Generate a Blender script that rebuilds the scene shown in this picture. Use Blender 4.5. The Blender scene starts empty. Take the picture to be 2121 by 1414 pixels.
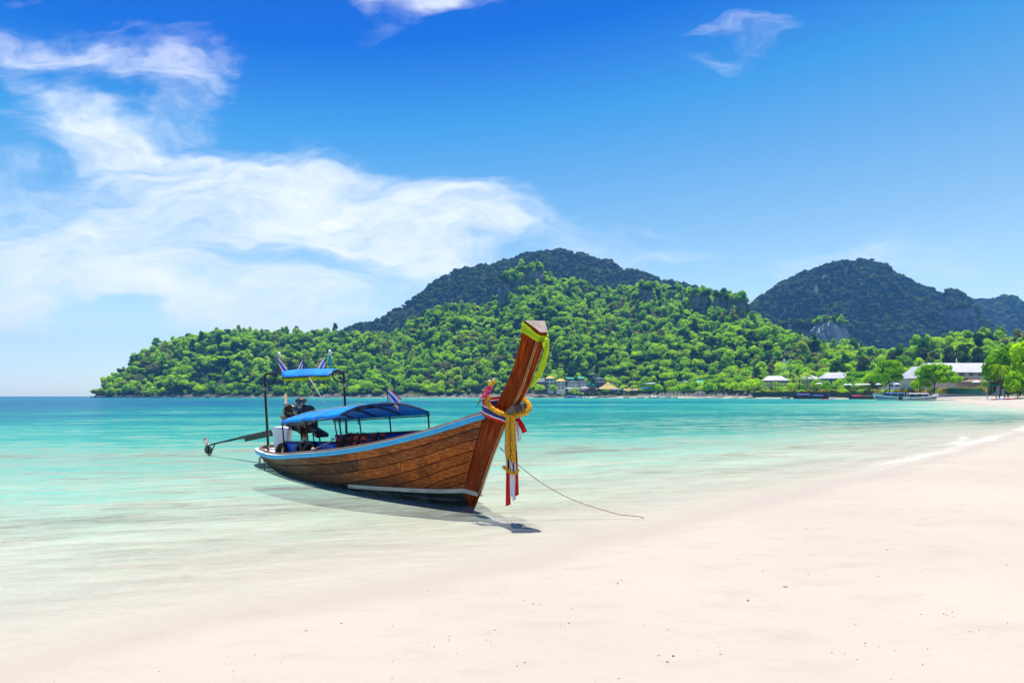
import bpy, bmesh, math, random
import numpy as np
from mathutils import Vector, Matrix, Euler
from mathutils import noise as mnoise

random.seed(7); np.random.seed(7)
sc = bpy.context.scene
col = sc.collection
R = math.radians

# ------------------------------------------------------------------ camera
F, CX, HY, H = 1414.0, 1060.5, 820.0, 1.6        # 24 mm lens on a 36 mm sensor, eye height over the water
cam = bpy.data.cameras.new('camera')
cam.lens = 24.0; cam.sensor_width = 36.0
cam.shift_y = (HY - 707.0) / 2121.0
cam.clip_start = 0.1; cam.clip_end = 40000
camo = bpy.data.objects.new('camera', cam); col.objects.link(camo)
camo.location = (0, 0, H); camo.rotation_euler = (R(90), 0, 0)
sc.camera = camo

# ------------------------------------------------------------------ render and exposure
vs = sc.view_settings
vs.view_transform = 'Standard'; vs.look = 'None'; vs.gamma = 1; vs.use_curve_mapping = False
vs.exposure = 1.05
cy = sc.cycles
cy.use_denoising = True
cy.max_bounces = 7; cy.diffuse_bounces = 3; cy.glossy_bounces = 3; cy.transmission_bounces = 4
cy.transparent_max_bounces = 10; cy.volume_bounces = 0
cy.sample_clamp_indirect = 6
cy.caustics_reflective = False; cy.caustics_refractive = False

# ------------------------------------------------------------------ sun and sky
SUN_EL, SUN_AZ = 83.0, 24.0                        # nearly overhead, a little beyond the hills
sun = bpy.data.lights.new('sun', 'SUN'); sun.energy = 4.2; sun.angle = R(0.53); sun.color = (1, 0.965, 0.9)
suno = bpy.data.objects.new('sun', sun); col.objects.link(suno)
sd = Vector((math.sin(R(SUN_AZ)) * math.cos(R(SUN_EL)), math.cos(R(SUN_AZ)) * math.cos(R(SUN_EL)), math.sin(R(SUN_EL))))
suno.rotation_euler = sd.to_track_quat('Z', 'Y').to_euler(); suno.location = sd * 60

class N:
    """small node-tree writer"""
    def __init__(s, tree): s.t = tree; s.t.nodes.clear()
    def new(s, typ, **kw):
        n = s.t.nodes.new(typ)
        for k, v in kw.items(): setattr(n, k, v)
        return n
    def link(s, a, b): s.t.links.new(a, b)
    def put(s, sock, v):
        if isinstance(v, bpy.types.NodeSocket): s.link(v, sock)
        elif v is not None: sock.default_value = v
    def m(s, op, a, b=None, c=None, clamp=False):
        n = s.new('ShaderNodeMath', operation=op); n.use_clamp = clamp
        for i, v in enumerate((a, b, c)):
            if v is not None: s.put(n.inputs[i], v)
        return n.outputs[0]
    def v(s, op, a, b=None, scale=None):
        n = s.new('ShaderNodeVectorMath', operation=op)
        s.put(n.inputs[0], a)
        if b is not None: s.put(n.inputs[1], b)
        if scale is not None: s.put(n.inputs['Scale'], scale)
        return n.outputs['Value'] if op in ('DOT_PRODUCT', 'LENGTH', 'DISTANCE') else n.outputs[0]
    def rng(s, v, a, b, c=0.0, d=1.0, smooth=False):
        n = s.new('ShaderNodeMapRange'); n.clamp = True
        if smooth: n.interpolation_type = 'SMOOTHSTEP'
        for i, q in enumerate((v, a, b, c, d)): s.put(n.inputs[i], q)
        return n.outputs[0]
    def ramp(s, f, stops, interp='LINEAR'):
        n = s.new('ShaderNodeValToRGB'); r = n.color_ramp; r.interpolation = interp
        while len(r.elements) < len(stops): r.elements.new(0.5)
        for e, (p, c) in zip(r.elements, stops):
            e.position = p; e.color = (c[0], c[1], c[2], 1)
        s.put(n.inputs[0], f); return n.outputs[0]
    def noise(s, vec, scale, detail=4, rough=0.5, dist=0.0, out=0):
        n = s.new('ShaderNodeTexNoise'); n.noise_dimensions = '3D'
        if vec is not None: s.put(n.inputs['Vector'], vec)
        n.inputs['Scale'].default_value = scale; n.inputs['Detail'].default_value = detail
        n.inputs['Roughness'].default_value = rough; n.inputs['Distortion'].default_value = dist
        return n.outputs[out]
    def mixc(s, f, a, b, mode='MIX'):
        n = s.new('ShaderNodeMix', data_type='RGBA', blend_type=mode); n.clamp_factor = True
        for i, q in ((0, f), (6, a), (7, b)):
            if isinstance(q, (tuple, list)): q = (q[0], q[1], q[2], 1)
            s.put(n.inputs[i], q)
        return n.outputs[2]
    def bump(s, h, strength=0.3, dist=0.02, normal=None):
        n = s.new('ShaderNodeBump'); n.inputs['Strength'].default_value = strength
        n.inputs['Distance'].default_value = dist; s.put(n.inputs['Height'], h)
        if normal is not None: s.link(normal, n.inputs['Normal'])
        return n.outputs[0]
    def mapping(s, vec, scale=(1, 1, 1), rot=(0, 0, 0), loc=(0, 0, 0)):
        n = s.new('ShaderNodeMapping'); s.link(vec, n.inputs[0])
        n.inputs['Location'].default_value = loc; n.inputs['Rotation'].default_value = rot
        n.inputs['Scale'].default_value = scale
        return n.outputs[0]
    def attr(s, name, out='Fac'):
        n = s.new('ShaderNodeAttribute'); n.attribute_name = name; return n.outputs[out]

world = bpy.data.worlds.new('World'); sc.world = world; world.use_nodes = True
def build_world():
    g = N(world.node_tree)
    out = g.new('ShaderNodeOutputWorld'); bg = g.new('ShaderNodeBackground')
    bg.inputs['Strength'].default_value = 0.084
    g.link(bg.outputs[0], out.inputs[0])
    sky = g.new('ShaderNodeTexSky', sky_type='NISHITA')
    sky.sun_disc = False; sky.sun_elevation = R(SUN_EL); sky.sun_rotation = R(SUN_AZ)
    sky.air_density = 1.0; sky.dust_density = 0.3; sky.ozone_density = 2.0; sky.altitude = 0
    d = g.new('ShaderNodeTexCoord').outputs['Generated']
    sep = g.new('ShaderNodeSeparateXYZ'); g.link(d, sep.inputs[0])
    x, y, z = sep.outputs
    # clear blue: deeper and more saturated with height, pale near the horizon
    tint = g.ramp(g.rng(g.m('SUBTRACT', z, g.m('MULTIPLY', g.m('MULTIPLY', x, z), 0.24)), 0.0, 0.62), [(p_, c_) for p_, c_ in zip((0.0, 0.16, 0.34, 0.60, 0.76, 1.0), SKY_T)], 'LINEAR')
    blue = g.mixc(1.0, sky.outputs[0], tint, 'MULTIPLY')
    # clouds, laid out by compass direction
    yy = g.m('MAXIMUM', y, 0.08)
    cmb = g.new('ShaderNodeCombineXYZ')
    g.link(g.m('DIVIDE', x, yy), cmb.inputs[0]); g.link(g.m('DIVIDE', z, yy), cmb.inputs[1])
    p = cmb.outputs[0]
    wob = g.v('SCALE', g.v('SUBTRACT', g.noise(g.mapping(p, (1, 2.0, 1)), 4.2, 4, 0.5, out=1), (0.5, 0.5, 0.5)), scale=0.19)
    pw = g.v('ADD', p, wob)
    tot = None
    for (cx, cyy, rx, ry, rot, amp) in CLOUDS:
        c = ((cx - CX) / F, (HY - cyy) / F, 0)
        a = R(-rot)
        q = g.v('SUBTRACT', pw, c)
        e1 = g.v('DOT_PRODUCT', q, (math.cos(a) * F / rx, math.sin(a) * F / rx, 0))
        e2 = g.v('DOT_PRODUCT', q, (-math.sin(a) * F / ry, math.cos(a) * F / ry, 0))
        s2 = g.m('ADD', g.m('MULTIPLY', e1, e1), g.m('MULTIPLY', e2, e2))
        w = g.m('MULTIPLY', g.m('POWER', 2.718, g.m('MULTIPLY', s2, -0.7)), amp)
        tot = w if tot is None else g.m('ADD', tot, w)
    front = g.rng(y, 0.1, 0.3)
    tot = g.m('MULTIPLY', tot, front)
    st = g.mapping(pw, (1.6, 5.4, 1), (0, 0, R(9)))
    n1 = g.noise(st, 2.5, 9, 0.58, 0.35)
    n2 = g.noise(g.mapping(p, (1, 1.7, 1), (0, 0, R(-12))), 26.0, 5, 0.6)
    n3 = g.noise(g.mapping(pw, (2.2, 7, 1), (0, 0, R(6))), 7.0, 6, 0.6)
    nn = g.m('ADD', g.m('MULTIPLY', n1, 0.62), g.m('ADD', g.m('MULTIPLY', n2, 0.09), g.m('MULTIPLY', n3, 0.29)))
    # general thin cover for the whole sky (also behind the camera)
    gen = g.noise(g.mapping(d, (1, 1, 3.5)), 2.1, 7, 0.6)
    base = g.m('MULTIPLY', g.rng(gen, 0.58, 0.85), g.m('SUBTRACT', 1.0, front))
    dens = g.m('ADD', g.m('MULTIPLY', g.m('MINIMUM', tot, 1.25), 0.58), g.m('MULTIPLY', g.m('SUBTRACT', nn, 0.5), 1.9))
    dens = g.m('MULTIPLY', dens, g.rng(tot, 0.02, 0.25))
    cov = g.m('MAXIMUM', g.rng(dens, 0.13, 1.15, smooth=True), base)
    # low haze brightening towards the horizon comes with the sky itself
    white = g.mixc(1.0, (1, 1, 1), (CLOUD_W[0], CLOUD_W[1], CLOUD_W[2]), 'MULTIPLY')
    colr = g.mixc(g.m('MULTIPLY', cov, 0.96), blue, white)
    g.link(colr, bg.inputs[0])
SKY_T = [(1.12, 1.20, 1.16), (1.24, 1.20, 1.03), (0.8, 0.98, 0.94), (0.20, 0.76, 1.0), (0.006, 0.36, 0.97), (0.002, 0.24, 0.85)]
CLOUD_W = (7.2, 7.2, 7.3)
CLOUDS = [(250, 290, 230, 44, 13, .75), (520, 365, 350, 62, 8, .98), (740, 405, 280, 64, 8, 1.05), (970, 452, 190, 36, 8, .72),
          (800, 515, 230, 34, 12, .75), (900, 550, 130, 26, 10, .5), (130, 400, 280, 44, 8, .62), (330, 470, 340, 44, 5, .75), (600, 470, 240, 40, 6, .6),
          (100, 520, 340, 44, 8, 1.0), (400, 590, 350, 48, 9, 1.08), (590, 645, 190, 32, 6, .85), (190, 575, 320, 38, 8, .85), (330, 640, 300, 26, 6, .5),
          (60, 100, 150, 42, 4, .68), (290, 140, 150, 44, 6, .66), (150, 212, 90, 30, 20, .62), (55, 190, 70, 24, 32, .6), (420, 125, 80, 70, 0, .45), (240, 60, 160, 40, 0, .32),
          (330, 235, 140, 34, -8, .45), (895, -10, 125, 46, 0, 1.6), (18, 615, 40, 44, 0, 1.35), (72, 640, 40, 20, 0, 1.2),
          (1500, 102, 90, 20, -10, .52), (1620, 60, 80, 20, 5, .48), (1390, 482, 110, 12, 8, .42), (1800, 560, 500, 46, 2, .42), (820, 590, 260, 34, 0, .55),
          (1500, 40, 70, 16, -5, .46), (1300, 520, 120, 12, 4, .3), (1950, 500, 260, 30, -4, .38), (780, 62, 60, 14, -6, .42)]
build_world()

# ------------------------------------------------------------------ object helpers
def at(px, py, Y): return Vector(((px - CX) / F * Y, Y, H + (HY - py) / F * Y))
def tag(o, label=None, cat=None, group=None, kind=None):
    if label: o['label'] = label
    if cat: o['category'] = cat
    if group: o['group'] = group
    if kind: o['kind'] = kind
    return o
def thing(name, label, cat, loc=(0, 0, 0), rotz=0.0, group=None):
    o = bpy.data.objects.new(name, None); o.empty_display_size = 0.2; col.objects.link(o)
    o.location = loc; o.rotation_euler = (0, 0, rotz)
    return tag(o, label, cat, group)
def copy_tree(o, parent=None):
    c = o.copy(); col.objects.link(c)
    if parent is not None: c.parent = parent
    for ch in list(o.children): copy_tree(ch, c)
    return c

class MB:
    """mesh collector: every shape added ends up in ONE mesh object"""
    def __init__(s): s.v = []; s.f = []; s.mi = []; s.sm = []
    def add(s, vs_, fs, mi=0, smooth=False):
        b = len(s.v); s.v.extend([tuple(p) for p in vs_])
        for f in fs: s.f.append(tuple(b + i for i in f)); s.mi.append(mi); s.sm.append(smooth)
        return s
    def box(s, c, size, rot=None, mi=0, taper=1.0):
        hx, hy, hz = size[0] / 2, size[1] / 2, size[2] / 2
        P = []
        for sx, sy, sz in ((-1,-1,-1),(1,-1,-1),(1,1,-1),(-1,1,-1),(-1,-1,1),(1,-1,1),(1,1,1),(-1,1,1)):
            t = taper if sz > 0 else 1.0
            p = Vector((sx * hx * t, sy * hy * t, sz * hz))
            if rot is not None: p = rot @ p
            P.append(p + Vector(c))
        return s.add(P, [(0,3,2,1),(4,5,6,7),(0,1,5,4),(1,2,6,5),(2,3,7,6),(3,0,4,7)], mi)
    def tube(s, pts, r, n=8, mi=0, cap=True, closed=False):
        pts = [Vector(p) for p in pts]; m = len(pts)
        rs = r if isinstance(r, (list, tuple)) else [r] * m
        up = None; V = []
        for i, p in enumerate(pts):
            a = pts[(i - 1) % m] if (i > 0 or closed) else p
            b = pts[(i + 1) % m] if (i < m - 1 or closed) else p
            t = (b - a).normalized()
            if up is None:
                up = Vector((0, 0, 1)) if abs(t.z) < 0.9 else Vector((1, 0, 0))
            u = (up - t * up.dot(t)).normalized(); w = t.cross(u); up = u
            for k in range(n):
                an = 2 * math.pi * k / n
                V.append(p + (u * math.cos(an) + w * math.sin(an)) * rs[i])
        fs = []
        for i in range(m if closed else m - 1):
            j = (i + 1) % m
            for k in range(n):
                fs.append((i * n + k, i * n + (k + 1) % n, j * n + (k + 1) % n, j * n + k))
        if cap and not closed:
            fs.append(tuple(reversed(range(n)))); fs.append(tuple((m - 1) * n + k for k in range(n)))
        return s.add(V, fs, mi, True)
    def loft(s, rings, closed=True, cap=False, mi=0, smooth=False):
        n = len(rings[0]); V = [p for r_ in rings for p in r_]; fs = []
        for i in range(len(rings) - 1):
            for k in range(n if closed else n - 1):
                fs.append((i * n + k, i * n + (k + 1) % n, (i + 1) * n + (k + 1) % n, (i + 1) * n + k))
        if cap: fs.append(tuple(reversed(range(n)))); fs.append(tuple((len(rings) - 1) * n + k for k in range(n)))
        return s.add(V, fs, mi, smooth)
    def lathe(s, c, prof, n=12, axis='z', mi=0, smooth=True, rot=None):
        rings = []
        for r_, h_ in prof:
            ring = []
            for k in range(n):
                a = 2 * math.pi * k / n
                p = Vector((r_ * math.cos(a), r_ * math.sin(a), h_))
                if axis == 'x': p = Vector((p.z, p.x, p.y))
                if axis == 'y': p = Vector((p.x, p.z, p.y))
                if rot is not None: p = rot @ p
                ring.append(p + Vector(c))
            rings.append(ring)
        return s.loft(rings, True, True, mi, smooth)
    def blob(s, c, r, sub=1, jit=0.0, mi=0, smooth=True, rot=None):
        bm = bmesh.new(); bmesh.ops.create_icosphere(bm, subdivisions=sub, radius=1.0)
        r = r if isinstance(r, (list, tuple)) else (r, r, r)
        vs_ = []
        for v in bm.verts:
            k = 1 + (random.uniform(-jit, jit) if jit else 0)
            p = Vector((v.co.x * r[0] * k, v.co.y * r[1] * k, v.co.z * r[2] * k))
            if rot is not None: p = rot @ p
            vs_.append(p + Vector(c))
        bm.verts.index_update()
        fs = [tuple(v.index for v in f.verts) for f in bm.faces]; bm.free()
        return s.add(vs_, fs, mi, smooth)
    def prism(s, poly, ext, mi=0):
        n = len(poly); ext = Vector(ext)
        V = [Vector(p) for p in poly] + [Vector(p) + ext for p in poly]
        fs = [tuple(reversed(range(n))), tuple(range(n, 2 * n))] + [(i, (i + 1) % n, n + (i + 1) % n, n + i) for i in range(n)]
        return s.add(V, fs, mi)
    def mesh(s, name, mats):
        me = bpy.data.meshes.new(name); me.from_pydata(s.v, [], s.f)
        if not isinstance(mats, (list, tuple)): mats = [mats]
        for m_ in mats: me.materials.append(m_)
        me.polygons.foreach_set('material_index', s.mi); me.polygons.foreach_set('use_smooth', s.sm)
        me.update()
        return me
    def build(s, name, mats, parent=None, recalc=True, origin=None):
        if origin is not None:
            o_ = Vector(origin); s.v = [tuple(Vector(p) - o_) for p in s.v]
        me = s.mesh(name, mats)
        if recalc:
            bm = bmesh.new(); bm.from_mesh(me); bmesh.ops.recalc_face_normals(bm, faces=bm.faces[:]); bm.to_mesh(me); bm.free()
        o = bpy.data.objects.new(name, me); col.objects.link(o)
        if parent is not None: o.parent = parent
        if origin is not None: o.location = origin
        return o

# ------------------------------------------------------------------ materials
MATS = {}
def mat(name, c, c2=None, scale=6.0, detail=5, rough=0.7, bump=0.0, bscale=None, stretch=(1, 1, 1), spec=0.35, metal=0.0, rnd=0.0, lo=0.35, hi=0.65, trans=0.0, bdist=0.01):
    if name in MATS: return MATS[name]
    m = bpy.data.materials.new(name); m.use_nodes = True; g = N(m.node_tree)
    out = g.new('ShaderNodeOutputMaterial'); b = g.new('ShaderNodeBsdfPrincipled')
    tc = g.new('ShaderNodeTexCoord').outputs['Object']; v = g.mapping(tc, stretch)
    c2 = c2 or tuple(min(1, k * 0.78) for k in c)
    f = g.rng(g.noise(v, scale, detail, 0.6), lo, hi)
    colr = g.mixc(f, c, c2)
    if rnd:
        oi = g.new('ShaderNodeObjectInfo').outputs['Random']
        colr = g.mixc(1.0, colr, g.ramp(oi, [(0, (1 - rnd,) * 3), (1, (1 + rnd,) * 3)]), 'MULTIPLY')
    g.link(colr, b.inputs['Base Color'])
    g.link(g.rng(g.noise(v, scale * 2.3, 3), 0.3, 0.7, max(0, rough - 0.08), min(1, rough + 0.08)), b.inputs['Roughness'])
    b.inputs['Specular IOR Level'].default_value = spec; b.inputs['Metallic'].default_value = metal
    if bump: g.link(g.bump(g.noise(v, bscale or scale * 4, 5, 0.6), bump, bdist), b.inputs['Normal'])
    if trans:
        t = g.new('ShaderNodeBsdfTranslucent'); g.link(colr, t.inputs[0])
        mx = g.new('ShaderNodeMixShader'); mx.inputs[0].default_value = trans
        g.link(b.outputs[0], mx.inputs[1]); g.link(t.outputs[0], mx.inputs[2]); g.link(mx.outputs[0], out.inputs[0])
    else: g.link(b.outputs[0], out.inputs[0])
    MATS[name] = m
    return m

def leaf_mat(name, stops, trans=0.3, drift=0.35):
    m = bpy.data.materials.new(name); m.use_nodes = True; g = N(m.node_tree)
    out = g.new('ShaderNodeOutputMaterial')
    oi = g.new('ShaderNodeObjectInfo')
    big = g.noise(g.v('SCALE', oi.outputs['Location'], scale=0.012), 1.0, 3, 0.6)
    f = g.m('ADD', oi.outputs['Random'], g.m('MULTIPLY', g.m('SUBTRACT', big, 0.5), drift * 3), clamp=True)
    c = g.ramp(f, stops)
    tc = g.new('ShaderNodeTexCoord').outputs['Object']
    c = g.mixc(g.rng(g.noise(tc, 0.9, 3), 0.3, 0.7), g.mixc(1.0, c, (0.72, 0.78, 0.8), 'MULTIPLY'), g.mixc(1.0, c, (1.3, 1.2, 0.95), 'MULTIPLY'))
    d = g.new('ShaderNodeBsdfDiffuse'); t = g.new('ShaderNodeBsdfTranslucent')
    g.link(c, d.inputs[0]); g.link(g.mixc(1.0, c, (1.5, 1.35, 0.5), 'MULTIPLY'), t.inputs[0])
    mx = g.new('ShaderNodeMixShader'); mx.inputs[0].default_value = trans
    g.link(d.outputs[0], mx.inputs[1]); g.link(t.outputs[0], mx.inputs[2]); g.link(mx.outputs[0], out.inputs[0])
    return m
# ================================================================== GROUND AND WATER
SHORE = np.array([(-60,-40),(-25,-7),(-10,1.6),(-5,3.4),(-2.98,3.95),(-2.6,4.5),(-2.05,5.0),(-1.07,5.8),(.19,6.85),(1.22,7.85),(2.48,9.23),(3.8,10.5),
  (5.38,11.9),(9.6,16.2),(15.5,22.6),(22.6,30.2),(40,47),(55,62),(63,76),(67,88),(72,100),(84,114),(88,126),(110,165),(150,232),(166,270),(186,330),(205,400),
  (176,500),(155,565),(122,640),(34,690),(-31,716),(-136,738),(-301,760),(-485,790),(-520,830),(-540,900),(-520,1300),(-700,2600),(-700,4000),(5000,4000),(5000,-3000),(-60,-3000)], float)
def smooth_poly(P, lo, hi):
    """rounds the corners of the part of the shoreline that the camera sees"""
    Q = P
    for _ in range(2):
        out = []
        n = len(Q)
        for i in range(n):
            a, b = Q[i], Q[(i + 1) % n]
            if np.hypot(*a) > 1500 or np.hypot(*b) > 1500: out.append(a); continue
            out.append(a * .75 + b * .25); out.append(a * .25 + b * .75)
        Q = np.array(out)
    return Q
SH = smooth_poly(SHORE, 0, 0)
def sdf(X, Y):
    """distance to the waterline, positive on land"""
    P = np.stack([X, Y], -1)
    best = np.full(X.shape, 1e18); inside = np.zeros(X.shape, bool)
    n = len(SH)
    for i in range(n):
        a, b = SH[i], SH[(i + 1) % n]
        e = b - a; w = P - a
        t = np.clip((w @ e) / (e @ e), 0, 1)
        d = w - t[..., None] * e
        best = np.minimum(best, (d ** 2).sum(-1))
        c = ((a[1] > Y) != (b[1] > Y))
        xs = a[0] + (Y - a[1]) / (b[1] - a[1] + 1e-12) * e[0]
        inside ^= c & (X < xs)
    d = np.sqrt(best)
    return np.where(inside, d, -d)
def sines(X, Y, sc_, seed, n=7):
    r = np.random.RandomState(seed); out = np.zeros_like(X)
    for k in range(n):
        a = r.uniform(0, 6.28); fq = sc_ * r.uniform(.6, 1.9); ph = r.uniform(0, 6.28)
        out += np.sin((X * np.cos(a) + Y * np.sin(a)) * fq + ph)
    return out / n ** .5
def ground_z(X, Y):
    d = sdf(X, Y) + 0.10 * sines(X, Y, 1.3, 3) * np.clip(np.hypot(X, Y) / 12, .25, 1)
    land = np.where(d < 10, .045 * d, .45 + 2.5 * (1 - np.exp(-(d - 10) / 42)))
    sea = np.where(d > -60, .05 * d, -3.0 - .02 * (-d - 60))
    sea = np.maximum(sea, -7)
    z = np.where(d > 0, land, sea)
    z += np.where(d > .6, .010 * sines(X, Y, 4.0, 5) + .016 * sines(X, Y, 1.5, 6), 0) * np.clip((d - .6) / 2, 0, 1) * (np.hypot(X, Y) < 60)
    return z, d
def polar(rs, angs):
    Rr, A = np.meshgrid(rs, angs, indexing='ij')
    return Rr * np.sin(A), Rr * np.cos(A)
def grid_mesh(name, X, Y, Z, closed=False):
    n, m = X.shape
    V = np.stack([X, Y, Z], -1).reshape(-1, 3)
    i, j = np.meshgrid(np.arange(n - 1), np.arange(m - 1), indexing='ij')
    a = (i * m + j).ravel(); f = np.stack([a, a + m, a + m + 1, a + 1], -1)
    me = bpy.data.meshes.new(name)
    me.vertices.add(len(V)); me.vertices.foreach_set('co', V.ravel())
    me.loops.add(f.size); me.loops.foreach_set('vertex_index', f.ravel())
    me.polygons.add(len(f)); me.polygons.foreach_set('loop_start', np.arange(0, f.size, 4)); me.polygons.foreach_set('loop_total', np.full(len(f), 4))
    me.update(calc_edges=True); me.polygons.foreach_set('use_smooth', np.ones(len(f), bool))
    return me
def set_attr(me, name, vals):
    a = me.attributes.new(name, 'FLOAT', 'POINT'); a.data.foreach_set('value', np.asarray(vals, np.float32).ravel())
def up_normals(me):
    me.update()
    if me.polygons[len(me.polygons) // 2].normal.z < 0: me.flip_normals()

ANG = np.concatenate([np.linspace(-180, -50, 24)[:-1], np.linspace(-50, 52, 330), np.linspace(52, 180, 24)[1:]]) * math.pi / 180
RS = np.concatenate([[0.02, .6, 1.2], np.geomspace(1.8, 60, 260), np.geomspace(61.5, 1000, 150)[0:], np.geomspace(1080, 4600, 18)])

def sand_mat():
    m = bpy.data.materials.new('coral sand'); m.use_nodes = True; g = N(m.node_tree)
    out = g.new('ShaderNodeOutputMaterial'); b = g.new('ShaderNodeBsdfPrincipled'); g.link(b.outputs[0], out.inputs[0])
    pos = g.new('ShaderNodeNewGeometry').outputs['Position']
    shore = g.attr('shore'); soil = g.attr('soil')
    big = g.noise(pos, .35, 5, .6); fine = g.noise(pos, 60, 3, .7); mid = g.noise(g.mapping(pos, (1, 2.2, 1), (0, 0, R(35))), 1.7, 6, .62)
    c = g.mixc(g.rng(big, .35, .65), (.386, .342, .277), (.360, .316, .252))
    c = g.mixc(g.m('MULTIPLY', g.rng(mid, .52, .75), .35), c, (.28, .23, .175))
    c = g.mixc(g.m('MULTIPLY', g.rng(fine, .60, .75), .35), c, (.23, .19, .155))
    # damp sand along the water's edge
    edge = g.m('ADD', shore, g.m('MULTIPLY', g.m('SUBTRACT', g.noise(pos, .8, 4), .5), .9))
    wet = g.m('MULTIPLY', g.rng(edge, .12, .75, 1, 0, True), g.rng(shore, -.6, .0))
    c = g.mixc(g.m('MULTIPLY', wet, .42), c, (.30, .255, .205))
    c = g.mixc(soil, c, g.mixc(g.noise(pos, .12, 5), (.06, .075, .02), (.12, .10, .05)))
    g.link(c, b.inputs['Base Color'])
    g.link(g.m('SUBTRACT', .95, g.m('MULTIPLY', wet, .2)), b.inputs['Roughness'])
    b.inputs['Specular IOR Level'].default_value = .25
    hh = g.m('ADD', g.m('MULTIPLY', g.noise(pos, 3.2, 6, .62), .75), g.m('ADD', g.m('MULTIPLY', g.rng(g.noise(pos, 9.0, 2, .5), .28, .42), .18), g.m('MULTIPLY', g.noise(pos, 45, 3, .7), .16)))
    g.link(g.bump(hh, .5, .05), b.inputs['Normal'])
    return m
def build_ground():
    X, Y = polar(RS, ANG); Z, d = ground_z(X, Y)
    me = grid_mesh('beach_sand', X, Y, Z); up_normals(me)
    set_attr(me, 'shore', d)
    r = np.hypot(X, Y)
    soil = np.clip((d - 26) / 12, 0, 1) * np.clip((r - 190) / 60, 0, 1)
    # a narrow beach under the headland and the village, a wider one at the resort
    soil = np.maximum(soil, np.clip((d - 4) / 5, 0, 1) * (Y > 400) * (X < 60))
    set_attr(me, 'soil', soil)
    me.materials.append(sand_mat())
    o = bpy.data.objects.new('beach_sand', me); col.objects.link(o); o['kind'] = 'structure'
build_ground()

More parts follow.
